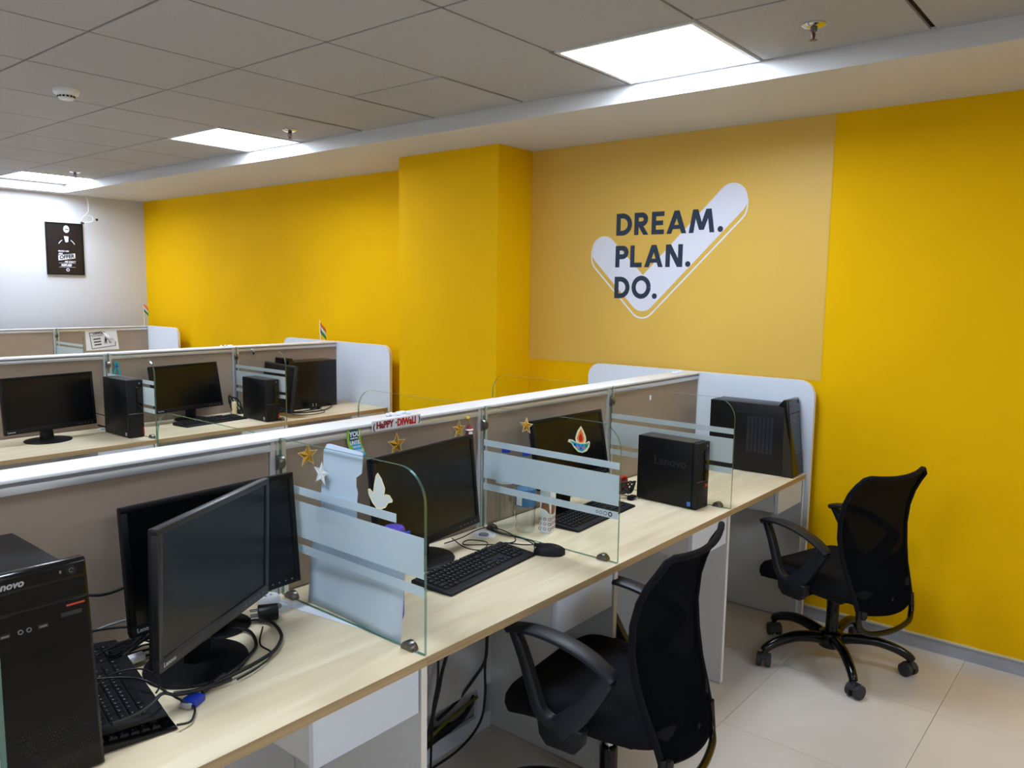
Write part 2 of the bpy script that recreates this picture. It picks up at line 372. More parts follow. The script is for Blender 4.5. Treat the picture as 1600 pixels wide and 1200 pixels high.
# ---------------------------------------------------------------- mural on the yellow wall
XM = XW-.0015
t = thing('wall_mural', 'pale mustard vinyl wall mural with white checkmark and dark slogan', 'wall mural', (XM, 2.12, 1.8))
def to_local(y, z): return (y-2.12, z-1.8)
LY = lambda w0: (lambda u, v, w_: (w0-w_, u-2.12, v-1.8))
build('background_sheet', MB().prism([(1.245, 1.180), (3.028, 1.172), (3.028, 2.4235), (1.249, 2.4235)], LY(0), 0, .001), 'mural', t)
r = .082; L0 = (2.497, 1.821); V0 = (2.238, 1.568); R0 = (1.737, 2.064)
def A_(c, rr, a0, a1, n=12):   # arcs as the viewer sees them: right is -y
    return [(c[0]-rr*math.cos(math.radians(a0+(a1-a0)*i/n)), c[1]+rr*math.sin(math.radians(a0+(a1-a0)*i/n))) for i in range(n+1)]
chk = A_(L0, r, 45, 225) + A_(V0, r, 225, 315) + A_(R0, r, -45, 135) + [(V0[0], V0[1]+r*math.sqrt(2))]
build('checkmark', MB().prism(chk, LY(-.001), 0, .0008), 'vinyl_white', t)
dz = -.038
ol = [(L0[0]+r, L0[1])] + A_((L0[0], L0[1]+dz), r, 180, 225, 5) + A_((V0[0], V0[1]+dz), r, 225, 315, 8) + A_((R0[0], R0[1]+dz), r, -45, 0, 5) + [(R0[0]-r, R0[1])]
mb = MB()
for q in ribbon(ol, .008): mb.prism(q, LY(-.001), 0, .0008)
build('outline', mb, 'vinyl_white', t)
def letter(ch, W, Hh, s):
    if ch == 'D':
        rr = (Hh-s)/2; cx = W-s/2-rr
        return ribbon([(s/2, 0), (s/2, Hh)], s) + ribbon([(s/2, Hh-s/2), (cx, Hh-s/2)] + arc(cx, Hh/2, rr, 84, -84, 12) + [(cx, s/2), (s/2, s/2)], s)
    if ch in 'PR':
        bh = Hh*.62; rr = (bh-s)/2; cx = W-s/2-rr-(.004 if ch == 'R' else 0); cy = Hh-bh/2
        o = ribbon([(s/2, 0), (s/2, Hh)], s) + ribbon([(s/2, Hh-s/2), (cx, Hh-s/2)] + arc(cx, cy, rr, 84, -84, 10) + [(cx, Hh-bh+s/2), (s/2, Hh-bh+s/2)], s)
        return o + ([[(W*.42-s*.5, Hh*.42), (W*.42+s*.6, Hh*.42), (W, 0), (W-s*1.15, 0)]] if ch == 'R' else [])
    if ch == 'E': return ribbon([(s/2, 0), (s/2, Hh)], s) + [[(s/2, z), (W*(.92 if k == 1 else 1), z), (W*(.92 if k == 1 else 1), z+s*.92), (s/2, z+s*.92)] for k, z in enumerate((0, Hh/2-s*.46, Hh-s*.92))]
    if ch == 'L': return ribbon([(s/2, 0), (s/2, Hh)], s) + [[(s/2, 0), (W, 0), (W, s*.95), (s/2, s*.95)]]
    if ch == 'A': return [[(0, 0), (s*1.05, 0), (W/2+s*.55, Hh), (W/2-s*.55, Hh)], [(W-s*1.05, 0), (W, 0), (W/2+s*.55, Hh), (W/2-s*.55, Hh)], [(W*.2, Hh*.2), (W*.8, Hh*.2), (W*.73, Hh*.2+s*.8), (W*.27, Hh*.2+s*.8)]]
    if ch == 'M': return [[(0, 0), (s, 0), (.14*W+s*.9, Hh), (.14*W, Hh)], [(W-s, 0), (W, 0), (W*.86, Hh), (W*.86-s*.9, Hh)],
                          [(.14*W, Hh), (.14*W+s*1.1, Hh), (W/2+s*.5, Hh*.12), (W/2-s*.5, Hh*.12)], [(.86*W-s*1.1, Hh), (.86*W, Hh), (W/2+s*.5, Hh*.12), (W/2-s*.5, Hh*.12)]]
    if ch == 'N': return [[(0, 0), (s, 0), (s, Hh), (0, Hh)], [(W-s, 0), (W, 0), (W, Hh), (W-s, Hh)], [(0, Hh), (s*1.15, Hh), (W, 0), (W-s*1.15, 0)]]
    if ch == 'O': return ribbon([(W/2+(W-s)/2*math.cos(a*PI/16), Hh/2+(Hh-s*.9)/2*math.sin(a*PI/16)) for a in range(33)], s*.97)
    if ch == '.': return [arc(s*.56, s*.56, s*.56, 0, 345, 23)]
rows = [(1.903, .121, [('D', 2.418, 2.317), ('R', 2.302, 2.213), ('E', 2.194, 2.118), ('A', 2.102, 1.985), ('M', 1.971, 1.826), ('.', 1.809, 1.78)]),
        (1.727, .120, [('P', 2.418, 2.334), ('L', 2.322, 2.248), ('A', 2.232, 2.117), ('N', 2.102, 2.001), ('.', 1.984, 1.95)]),
        (1.555, .120, [('D', 2.419, 2.320), ('O', 2.307, 2.186), ('.', 2.177, 2.14)])]
for zb, hh, ls in rows:
    for ch, ya, yb in ls:
        mb = MB()
        for k, q in enumerate(letter(ch, ya-yb, hh if ch != 'O' else hh+.005, .027)): mb.prism([(ya-u, zb+v) for u, v in q], LY(-.0019), 0, .0008+.00004*k)
        build('letter', mb, 'vinyl_navy', t)

# ---------------------------------------------------------------- framed poster and loose cable on white wall
t = thing('framed_poster', 'black framed poster with white figure and OFFER lettering', 'poster', (3.133, YB, 1.915))
fm = MB().box(-.163, .163, -.014, 0, -.240, .240); build('backing', fm, 'poster_black', t)
build('frame', MB().box(-.165, .165, -.02, 0, .232, .243).box(-.165, .165, -.02, 0, -.243, -.232).box(-.165, -.154, -.02, 0, -.232, .232).box(.154, .165, -.02, 0, -.232, .232), 'black', t)
F = XZ(-.0142)
fg = MB().prism([(.018+.026*math.cos(a), .185+.034*math.sin(a)) for a in [k*PI/9 for k in range(18)]], F, 0, -.001)
build('printed_head', fg, 'vinyl_white', t)
fg = MB().prism([(-.006, .120), (.034, .116), (.030, .066), (.006, .062)], F, 0, -.001)
for q in ribbon(arc(.014, .015, .075, 155, 120, 5), .006)+ribbon(arc(.014, .015, .078, 60, 22, 5), .006): fg.prism(q, F, 0, -.001)
build('printed_shirt', fg, 'vinyl_white', t)
mk = MB().prism([(.006, .190), (.038, .186), (.036, .176), (.008, .180)], XZ(-.0154), 0, -.0005); build('printed_shade', mk, 'ink', t)
text('lettering', 'MAKE HIM', .020, 'vinyl_white', t, facing((-.062, -.0155, -.028), '-y'), .0005)
text('lettering', 'AN', .024, 'vinyl_white', t, facing((-.062, -.0155, -.054), '-y'), .001, .2)
bn = MB().prism([(-.064, -.110), (.086, -.085), (.086, -.040), (-.064, -.062)], F, 0, -.001); build('printed_banner', bn, 'vinyl_white', t)
text('lettering', 'OFFER', .046, 'ink', t, facing((-.054, -.0158, -.098), '-y', .14), .0018, .2)
text('lettering', "HE CAN'T", .022, 'vinyl_white', t, facing((-.010, -.0155, -.128), '-y'), .001, .2)
text('lettering', 'REFUSE', .028, 'vinyl_white', t, facing((-.042, -.0155, -.162), '-y'), .0015, .2)
mb = MB()
for z in (-.134, -.172):
    mb.box(-.06, .088, -.0152, -.0142, z, z+.002)
for q in ribbon(arc(.016, -.196, .012, 0, 360, 12), .007): mb.prism(q, F, 0, -.001)
build('printed_rule', mb, 'vinyl_white', t)

t = thing('hanging_cable', 'loose white cable dangling from the soffit beside the poster', 'cable', (3.31, 8.0, 2.424))
P = [(-.008, 0, .0), (.012, 0, -.05), (.018, 0, -.11), (.010, 0, -.16), (-.035, 0, -.205), (-.058, .01, -.25), (-.04, .01, -.225), (.005, 0, -.185), (.05, 0, -.20), (.042, -.01, -.24), (.0, -.01, -.252), (-.05, -.01, -.258)]
build('cord', MB().tube(catmull(P, 5), .0045, 7), 'white_plastic', t)
build('wire', MB().tube(catmull([(.02, 0, -.25), (.05, 0, -.24), (.085, 0, -.222)], 4), .003, 6), 'white_plastic', t)
build('connector', MB().box(.078, .098, -.008, .008, -.232, -.212), 'ink', t, bevel=.002)
build('plug', MB().box(-.062, -.034, -.014, .006, -.272, -.252), 'steel', t, bevel=.002)

# ---------------------------------------------------------------- desks, partitions, dividers
J = [-.454+.846*k for k in range(6)]         # module joints, last = 3.776
J[5] = 3.786
ZD, BW, DD = .735, .846, .585
def make_desk(sgn):      # origin: left joint on the floor at the partition face; sgn -1: desk reaches to -y
    s = sgn; t = thing('desk', '', 'desk'); Y = lambda a, b: (min(s*a, s*b), max(s*a, s*b))
    y0, y1 = Y(.001, DD)
    mb = MB().box(.0006, BW-.0006, y0, y1, ZD-.022, ZD); mb.cur = 1
    fy = Y(DD, DD+.0012); mb.box(.0006, BW-.0006, fy[0], fy[1], ZD-.0222, ZD)
    build('worktop', mb, ['maple', 'maple_edge'], t)
    y0, y1 = Y(.002, DD-.010)
    sp = build('side_panel', MB().box(BW-.010, BW+.0085, y0, y1, .004, ZD-.023), 'laminate_under', t)
    y0, y1 = Y(DD-.010, DD-.008); build('edge_band', MB().box(BW-.010, BW+.0085, y0, y1, .004, ZD-.023), 'laminate_edge', sp)
    y0, y1 = Y(.050, .066)
    build('modesty_panel', MB().box(.010, BW-.012, y0, y1, .168, ZD-.024), 'laminate_under', t)
    build('kick_board', MB().box(.010, BW-.012, y0, y1, .0, .060).box(BW-.085, BW-.05, y0, y1, .060, .168), 'laminate_white', t)
    d = build('drawer_box', MB().box(BW-.312, BW-.297, *Y(DD-.34, DD-.028), .60, ZD-.024).box(BW-.297, BW-.016, *Y(DD-.34, DD-.028), .60, .608).box(BW-.026, BW-.016, *Y(DD-.34, DD-.028), .608, ZD-.024), 'laminate_under', t)
    build('drawer_front', MB().box(BW-.314, BW-.016, *Y(DD-.027, DD-.012), .598, ZD-.026), 'laminate_white', d)
    gc = (BW-.062, s*.072, ZD)
    g = build('cable_grommet', MB().lathe([(.042, 0), (.042, .003), (.038, .0045), (.030, .0045), (.030, .001)], 32, gc), 'white_plastic', t)
    build('grommet_hole', MB().lathe([(.018, .001), (.018, .0052)], 20, (gc[0]-.006, gc[1], gc[2])), 'grey_print', g)
    return t
dn = make_desk(-1); df = make_desk(1)
nth = ['first', 'second', 'third', 'fourth', 'fifth']
dn.location = (J[1], YR[0], 0)
NEAR = ['maple-topped desk nearest the camera with the big tower and stacked keyboards', 'maple-topped desk with keyboard and mouse behind the near chair',
        'maple-topped desk bay with small upright computer and propped monitor', 'maple-topped desk bay against the yellow wall behind the empty chair']
dn['label'] = NEAR[0]; dn['group'] = 'desk bays of the front row'
for k in (2, 3, 4): dup(dn, (J[k], YR[0], 0), label=NEAR[k-1])
df.location = (J[1], YR[0]+.105, 0); df['label'] = 'desk bay hidden behind the front partition'; df['group'] = 'desk bays behind the front partition'
for k in (2, 3, 4): dup(df, (J[k], YR[0]+.105, 0))
MID = ['middle row desk bay at the left edge of the frame', 'middle row maple desk bay with the leftmost monitor on a round base', 'middle row maple desk bay with monitor and flat keyboard',
       'middle row maple desk bay by the wall with leaning monitor and loose cables']
for k in (1, 2, 3, 4): dup(dn, (J[k], YR[1], 0), label=MID[k-1], group='desk bays of the middle row')
for k in (3, 4): dup(dn, (J[k], YR[2], 0), label='desk bay hidden behind the middle partition', group='desk bays of the back row')

def partition(y, k0, label, depth=.105, top=1.18):
    t = thing('desk_partition', label, 'partition', (J[k0], y, 0), 0, 'low office partitions'); x1 = J[5]-J[k0]; c = depth/2
    build('top_rail', MB().box(0, x1, -.004, depth+.004, top-.009, top), 'rail_white', t, bevel=.0015)
    rl = build('rail_face', MB().box(0, x1, .000, depth, top-.036, top-.018), 'aluminium', t, bevel=.001)
    build('groove', MB().box(0, x1, .004, depth-.004, top-.018, top-.009), 'groove', rl)
    n = 5-k0
    pm = MB().box(.026, BW-.026, .006, depth-.006, ZD, top-.036)
    for k in range(n):
        if k == n-1: pm = MB().box(.026, x1-BW*k-.002, .006, depth-.006, ZD, top-.036)
        build('panel', pm, 'fabric', t, loc=(BW*k, 0, 0))
        build('lower_panel', MB().box(.0, BW if k < n-1 else x1-BW*k-.002, .025, depth-.025, .004, ZD-.003), 'laminate_under', t, loc=(BW*k, 0, 0))
    po = MB().box(-.024, -.011, -.003, depth+.003, ZD, top-.010).box(.011, .024, -.003, depth+.003, ZD, top-.010).box(-.006, .001, -.002, depth+.002, ZD, top-.010)
    po.cur = 1; po.box(-.011, .011, .004, depth-.004, ZD, top-.010)
    p0 = build('post', po, ['aluminium', 'groove'], t)
    for k in range(1, n): c2 = p0.copy(); COL.objects.link(c2); c2.location = (BW*k, 0, 0)
    return t
partition(YR[0], 1, 'long low partition in front with gold stars and festive banner')
partition(YR[1], 1, 'middle partition with small teal figure and paper flag')
partition(YR[2], 3, 'furthest partition, below the white wall, with the danger sign', .06)

def end_panel(y0, y1, label, dx=0):
    pts = [(y0, .0), (y1, .0)]; rr = .075; zt = 1.178
    pts += arc(y1-rr, zt-rr, rr, 0, 90, 8) + arc(y0+rr, zt-rr, rr, 90, 180, 8)
    x0 = J[5]+dx
    o = build('end_panel', MB().prism([(u, v+.003) for u, v in pts], YZ(x0+.001), 0, .024), 'laminate_white')
    tag(o, label, 'end panel', 'rounded white end panels')
    rim = MB()
    loop = [Vector((x0+.0125, u, v+.003)) for u, v in pts]
    ed = [(u, v+.003) for u, v in pts[1:]] + [(y0, .003)]
    for q in ribbon(ed, .0016): rim.prism(q, YZ(x0+.0012), 0, .0236)
    build('edge_band', rim, 'laminate_edge', o)
end_panel(1.252, 2.545, 'rounded white end panel at the wall end of the front desk row')
end_panel(4.257, 5.55, 'rounded white end panel at the wall end of the middle desk row', .0)
end_panel(7.275, 7.93, 'rounded white end panel at the wall end of the furthest desk row', .0)

def divider(x, y, sgn, label, peel=False, full=True, grp='glass desk dividers'):
    """glass from the partition face y out to y+sgn*.58"""
    t = thing('glass_divider', label, 'glass divider', (x, y, ZD+.002), 0, grp); s = sgn; zt = .443; L = .580; a = .012; rr = .085
    out = [(s*a, 0), (s*L, 0), (s*L, zt-rr)] + [(s*(L-rr+rr*math.cos(k*PI/16)), zt-rr+rr*math.sin(k*PI/16)) for k in range(1, 8)] + [(s*(L-rr), zt), (s*a, zt)]
    g = MB(); n = len(out); vs = [(-.004, u, v) for u, v in out] + [(.004, u, v) for u, v in out]
    g.cur = 0; g.add(vs, [tuple(range(n))[::-1], tuple(range(n, 2*n))]); g.cur = 1
    g.add(vs, [(i, (i+1) % n, n+(i+1) % n, n+i) for i in range(n)])
    build('glass_pane', g, ['glass', 'glass_edge'], t, smooth=.5)
    def band(z0, z1, e=L-.001, b=a+.001):
        build('frosted_band', MB().prism([(s*b, z0), (s*e, z0), (s*e, z1), (s*b, z1)], YZ(-.0049), 0, .0006), 'frost', t)
    band(.142, .166); band(.185, .284); band(.302, .324, .485 if peel else L-.001)
    hd = [(u, v) for u, v in arc(0, 0, .021, 0, 180, 10)]
    for yy in (.525, .052):
        build('foot_clip', MB().prism([(s*yy+u, v-.0015) for u, v in hd], YZ(0), -.011, .011), 'steel', t, bevel=.002)
    build('wall_clip', MB().prism([(s*(.001+v), .375+u) for u, v in hd], YZ(0), -.011, .011), 'steel', t, bevel=.002)
    return t
DL = {1: 'glass divider at the far left edge, before the big computer tower', 2: 'frosted-band glass divider with white sheet, pale dove sticker and cut-out behind it',
      3: 'glass divider with gold star and oil-lamp sticker', 4: 'clear-topped glass divider beside the small upright computer, nearest the wall'}
for k in (1, 2, 3, 4):
    dv = divider(J[k]-(.0 if k > 1 else .022), YR[0], -1, DL[k], peel=(k == 2))
    if k == 3:
        mb = MB()
        for i, (yy, rr) in enumerate(((-.500, .0042), (-.514, .0046), (-.531, .0062), (-.550, .0062))):
            for q in ribbon(arc(yy, .154, rr, 0, 360, 14), .0014 if i < 3 else .0032): mb.prism(q, YZ(-.0052), 0, -.0003)
        build('ring_mark', mb, 'ink', dv)
FL = {2: 'glass divider rising behind the front partition, left one of three', 3: 'glass divider rising behind the front partition, middle one', 4: 'glass divider rising behind the front partition, nearest the column'}
for k in (2, 3, 4): divider(J[k], YR[0]+.105, 1, FL[k])
divider(J[3], YR[1], -1, 'glass divider between the two left bays of the middle row')
divider(J[4], YR[1], -1, 'glass divider before the leaning monitor in the middle row')
divider(J[4], YR[2], -1, 'glass divider on the furthest row beside the danger sign')

# ---------------------------------------------------------------- computers
def monitor(x, y, zb, yaw, tilt, W, Hh, label, base=None, logo=True, bezel='black', stand=True, br=.118):
    """panel's bottom-centre at (x,y,zb) facing local -y"""
    t = thing('monitor', label, 'monitor', (x, y, ZD), yaw, 'flat black computer monitors'); z0 = zb-ZD
    Mt = Matrix.Translation((0, 0, z0)) @ Matrix.Rotation(tilt, 4, 'X')
    b = MB(); b.M = Mt; bw = .014; bt = .022
    b.box(-W/2, W/2, 0, .016, 0, bt+.004).box(-W/2, W/2, 0, .016, Hh-.013, Hh).box(-W/2, -W/2+bw, 0, .016, bt+.004, Hh-.013).box(W/2-bw, W/2, 0, .016, bt+.004, Hh-.013)
    build('bezel', b, bezel, t, bevel=.0015)
    b = MB(); b.M = Mt; b.box(-W/2+bw, W/2-bw, .0035, .012, bt+.004, Hh-.013); build('screen', b, 'screen', t)
    b = MB(); b.M = Mt; b.box(-W/2+.002, W/2-.002, .016, .026, .002, Hh-.002); b.prism([(-W*.32, .05), (W*.32, .05), (W*.27, Hh*.78), (-W*.27, Hh*.78)], XZ(.026), 0, .018)
    build('back_cover', b, 'black_soft', t, bevel=.004)
    if logo: text('logo', 'Lenovo', .0135, 'silver_print', t, Mt @ facing((-W/2+.012, -.0006, .009), '-y'), .0003)
    b = MB(); b.M = Mt
    for k in range(5): b.box(W/2-.03-.02*k, W/2-.026-.02*k, -.0006, .0, .011, .015)
    build('button', b, 'grey_print', t)
    if stand:
        bx, by = base if base else (0, .05)
        build('stand_neck', MB().prism([(by-.012, .008), (by+.030, .008), (.052, z0+.13), (.040, z0+.13), (.034, z0+.04)] if by < .03 else [(by-.016, .008), (by+.016, .008), (.058, z0+.12), (.036, z0+.12)], YZ(bx), -.03, .03), 'black', t, bevel=.003)
        build('stand_base', MB().lathe([(br, .0005), (br+.002, .004), (br, .007), (br-.006, .0085), (br-.028, .011), (.03, .015)], 48, (bx, by, 0), 1, .92), 'black', t)
    return t
monitor(.891, 1.566, .830, .495, .03, .433, .295, 'black monitor nearest the camera, swung away and overlapping another', base=(.012, .070), bezel='bezel_grey')
monitor(.986, 1.712, .812, .046, -.09, .460, .293, 'black monitor behind the swung one, against the partition', base=(.02, .062), br=.08)
monitor(1.696, 1.700, .808, .122, -.107, .497, .302, 'black monitor behind the keyboard and mouse, below the gold stars', base=(.0, .062), logo=False)
monitor(2.456, 1.690, .865, -.04, -.19, .435, .258, 'black monitor tilted back behind the star and oil-lamp stickers', base=(0, .07), logo=False, br=.078)
monitor(1.69, 4.640, .796, .154, -.085, .497, .301, 'leftmost black monitor on a round base in the middle row', base=(-.02, .02))
monitor(2.528, 4.715, .808, .139, -.20, .489, .292, 'black monitor behind the flat keyboard in the middle row', base=(.03, .050), br=.1)
monitor(3.045, 4.585, .765, -1.71, -.156, .46, .314, 'black monitor turned sideways and leaning on a tower in the middle row', stand=False, logo=False, bezel='bezel_grey')

def tower_raised(x, y, yaw, label, w=.163, d=.345, h=.345, zb=.0, logo=True):
    """upright PC with a proud front bezel sloping back to its top"""
    t = thing('computer_tower', label, 'computer', (x, y, ZD+zb), yaw, 'black desktop computer cases')
    a = w/2; f = -.0
    build('case', MB().box(-a, a, .048, .048+d, .004, h), 'case_paint', t, bevel=.002)
    ft = MB(); ft.cur = 0
    hb = h+.030
    pr = [(0, .002), (.05, .002), (.058, h-.01), (.085, h+.001), (.062, hb), (.046, hb+.001), (.040, hb-.004)]
    ft.prism(pr, YZ(0), -a-.001, a+.001)
    build('front_bezel', ft, 'black_gloss_soft', t, bevel=.0015)
    # slanted front frame: parametric height z -> y
    fy = lambda z: .040*z/(hb-.004)
    al = math.atan(.040/(hb-.004)); Mf = Matrix.Rotation(-al, 4, 'X')
    def fb(name, x0, x1, z0, z1, m, d0=-.0008, d1=.002, parent=t):
        b = MB(); b.M = Mf; b.box(x0, x1, d0, d1, z0, z1); return build(name, b, m, parent)
    fb('drive_cover', -a+.004, a-.004, h-.030, h+.001, 'black_gloss', -.0012)
    fb('front_plate', -a+.004, a-.004, .006, h-.036, 'black_gloss', -.0012)
    fb('top_plate', -a+.004, a-.004, h+.005, hb-.005, 'black_gloss', -.0012)
    fb('seam', -a+.002, a-.002, h-.0345, h-.0315, 'black_soft', -.0018)
    fb('red_stripe', a-.038, a-.008, h-.0455, h-.0425, 'orange_red', -.0022)
    for xx in (-a+.028, a-.077):
        u = fb('usb_port', xx-.008, xx+.008, h-.071, h-.063, 'screen_gap', -.0018)
        fb('tongue', xx-.006, xx+.006, h-.069, h-.066, 'grey_print', -.0024, parent=u)
    for xx in (-a+.051, -a+.064):
        b = MB(); b.M = Mf; [b.prism(q_, XZ(-.0012), 0, -.0012) for q_ in ribbon(arc(xx, h-.067, .0034, 0, 360, 12), .0016)]; build('audio_jack', b, 'grey_print', t)
    fb('card_slot', a-.048, a-.014, h-.062, h-.055, 'bezel_grey', -.0018)
    b = MB(); b.M = Mf; b.prism(arc(a-.025, h+.016, .009, 0, 345, 23), XZ(-.0012), 0, -.001); pb = build('power_button', b, 'black_soft', t)
    b = MB(); b.M = Mf
    for q in ribbon(arc(a-.025, h+.016, .0036, 0, 300, 10), .0009): b.prism(q, XZ(-.0022), 0, -.0004)
    build('power_mark', b, 'grey_print', pb)
    fb('status_light', a-.044, a-.041, h+.014, h+.019, 'grey_print', -.0018)
    b = MB(); b.M = Mf
    for i in range(26):
        for j in range(16):
            if i+j > 12 and i-j < 20: b.box(-a+.02+.005*i+(.0025 if j % 2 else 0), -a+.0222+.005*i+(.0025 if j % 2 else 0), -.0015, -.0012, .012+.006*j, .0142+.006*j)
    v = build('mesh_holes', b, 'screen_gap', t); v['kind'] = 'stuff'
    if logo: text('logo', 'lenovo', .0165, 'silver_print', t, Mf @ facing((-a+.015, -.0016, h+.009), '-y'), .0006, .25, sx=1.05)
    b = MB()
    for i in range(7):
        for j in range(30): b.box(-a-.0006, -a, .105+.019*i, .118+.019*i, .10+.0058*j, .1028+.0058*j)
    v = build('side_vent', b, 'vent', t); v['kind'] = 'stuff'
    b = MB().box(-a-.0012, -a, .09, .30, .285, .297); build('side_groove', b, 'black_soft', t)
    return t
tower_raised(.4835, 1.402, 0, 'large glossy black computer tower in the lower left corner')
tower_raised(3.700, 1.277, .02, 'black tower with vented side standing against the white end panel', .15, .375, .335, logo=False)
tower_raised(3.155, 4.700, -PI/2+.02, 'dark tower lying behind the leaning monitor in the middle row', .16, .40, .335, logo=False)

def tower_slim(x, y, yaw, w, d, h, label, red='red'):
    t = thing('computer_tower', label, 'computer', (x, y, ZD), yaw, 'black desktop computer cases'); a = w/2
    build('case', MB().box(-a, a, -d/2+.022, d/2, .004, h), 'black', t, bevel=.0015)
    build('front_bezel', MB().box(-a, a, -d/2, -d/2+.020, .002, h), 'black_soft', t, bevel=.002)
    build('drive_cover', MB().box(a*.1, a-.006, -d/2-.004, -d/2, h*.42, h*.88), 'black_gloss_soft', t, bevel=.001)
    build('accent_line', MB().box(-a+.004, a-.002, -d/2-.0012, -d/2, h*.415, h*.421), 'silver_print' if h > .3 else 'grey_print', t)
    build('status_tag', MB().box(a*.35, a*.8, -d/2-.002, -d/2, h*.32, h*.36) if red == 'red' else MB().box(a-.010, a-.001, -d/2-.002, -d/2, h*.05, h*.17), red, t)
    b = MB()
    for k in range(4): b.box(a*.3, a*.62, -d/2-.001, -d/2, h*(.5+.09*k), h*(.52+.09*k))
    build('front_port', b, 'screen_gap', t)
    st = build('processor_sticker', MB().box(-a-.0007, -a, -d/2+.024, -d/2+.040, .012, .030), 'sticker_blue' if x > 2.5 and y < 3 else 'silver_print', t)
    build('power_button', MB().prism(arc(a*.55, h*.94, .005, 0, 330, 11), XZ(-d/2), 0, -.001), 'grey_print', t)
    build('top_cover', MB().box(-a+.003, a-.003, -d/2+.024, d/2-.003, h, h+.0012), 'bezel_grey', t)
    if y < 3: text('logo', 'Lenovo', .05, 'bezel_grey', t, facing((-a-.0004, d*.22, h*.60), '-x'), .0006)
    return t
tower_slim(2.866, 1.500, -.045, .096, .276, .268, 'small black upright computer beside the clear glass divider, front row')
tower_slim(2.030, 4.545, .02, .088, .287, .326, 'tall narrow black computer beside the leftmost monitor, middle row', 'dark_red')
tower_slim(2.872, 4.470, -.03, .093, .285, .268, 'small black computer with orange tag in the middle row', 'orange_red')

U = .0183
def rowsdef():
    out = []
    def put(r, x, ws):
        for q in ws:
            if q > 0: out.append((r, x, q)); x += q
            else: x -= q
    put(0, 0, [1, -1, 1, 1, 1, 1, -.5, 1, 1, 1, 1, -.5, 1, 1, 1, 1]); put(1, 0, [1]*13+[2]); put(2, 0, [1.5]+[1]*12+[1.5]); put(3, 0, [1.75]+[1]*11+[2.25])
    put(4, 0, [2.25]+[1]*10+[2.75]); put(5, 0, [1.25]*3+[6.25]+[1.25]*4)
    for r_ in (0, 1, 2): put(r_, 15.25, [1]*3)
    put(4, 16.25, [1]); put(5, 15.25, [1]*3)
    for r_ in (1, 2, 4): put(r_, 18.5, [1]*4)
    put(3, 18.5, [1]*3); put(5, 18.5, [2, 1])
    return out
KM = {}
def key_mesh(wd):
    if wd not in KM:
        a = wd*U/2-.0012; b = U/2-.0012; top = .0014
        vs = [(-a, -b, 0), (a, -b, 0), (a, b, 0), (-a, b, 0), (-a+top, -b+top, .0042), (a-top, -b+top, .0042), (a-top, b-top, .0042), (-a+top, b-top, .0042)]
        me = bpy.data.meshes.new('key'); me.from_pydata(vs, [], [(4, 5, 6, 7), (0, 1, 5, 4), (1, 2, 6, 5), (2, 3, 7, 6), (3, 0, 4, 7)]); me.materials.append(MATS['key'])
        KM[wd] = (me, vs)
    return KM[wd]
def keyboard(x, y, z, yaw, label, single, tag_=None, glossy=False, wd=.44, flip=False):
    t = thing('keyboard', label, 'keyboard', (x, y, z), yaw, 'black computer keyboards'); a = wd/2; dp = .150
    pr = [(-dp/2, .001), (dp/2, .001), (dp/2+.002, .014), (dp/2-.004, .019), (-dp/2+.026, .0095), (-dp/2+.004, .0075)]
    b = MB().prism(pr, YZ(0), -a, a); build('body', b, 'black_gloss' if glossy else 'black_soft', t, bevel=.0045 if glossy else .002, segs=3)
    ks = wd/.44; sl = (.019-.0095)/(dp-.030)
    stuff = MB()
    for r_, xx, q in rowsdef():
        cx = -a+.012+(xx+q/2)*U*ks; cy = dp/2-.014-(r_+(.18 if r_ else 0))*U*1.04; cz = .0095+(cy+dp/2-.026)*sl
        if single:
            me, _ = key_mesh(q); o = bpy.data.objects.new('key', me); COL.objects.link(o); o.parent = t; o.location = (cx, cy, cz); o.rotation_euler = (math.atan(sl), 0, 0); o.scale = (ks, 1, 1)
        else:
            _, vs = key_mesh(q); stuff.M = Matrix.Translation((cx, cy, cz)) @ Matrix.Rotation(math.atan(sl), 4, 'X')
            stuff.add(vs, [(4, 5, 6, 7), (0, 1, 5, 4), (1, 2, 6, 5), (2, 3, 7, 6), (3, 0, 4, 7)])
    if not single: o = build('keys', stuff, 'key', t, smooth=.3); o['kind'] = 'stuff'
    # pale legends: tiny flat ticks on the caps
    lg = MB()
    for r_, xx, q in rowsdef():
        if q > 3: continue
        cx = -a+.012+(xx+q/2)*U*ks; cy = dp/2-.014-(r_+(.18 if r_ else 0))*U*1.04; cz = .0095+(cy+dp/2-.026)*sl
        lg.M = Matrix.Translation((cx, cy, cz)) @ Matrix.Rotation(math.atan(sl), 4, 'X'); lg.box(-.0042, -.0018, .001, .0036, .0042, .00435)
    o = build('key_legend', lg, 'silver_print', t); o['kind'] = 'stuff'
    text('logo', 'lenovo', .008, 'grey_print', t, Matrix.Translation((a-.05, dp/2-.010, .0188)) @ Matrix.Rotation(math.atan(sl), 4, 'X'), .0002, .2)
    return t
keyboard(1.748, 1.565, ZD, .085, 'black keyboard on the desk beside the mouse', True)
keyboard(2.478, 1.632, ZD, .06, 'black keyboard behind the glass with the oil-lamp sticker', False)
keyboard(2.590, 4.590, ZD, .10, 'black keyboard before the middle row monitor', False)
keyboard(.668, 1.628, ZD, math.radians(80.5), 'glossy black keyboard lying under another beside the big tower', False, glossy=True, wd=.425)
keyboard(.664, 1.640, ZD+.0245, math.radians(78.5), 'matt black keyboard stacked on top beside the big tower', True, wd=.41)

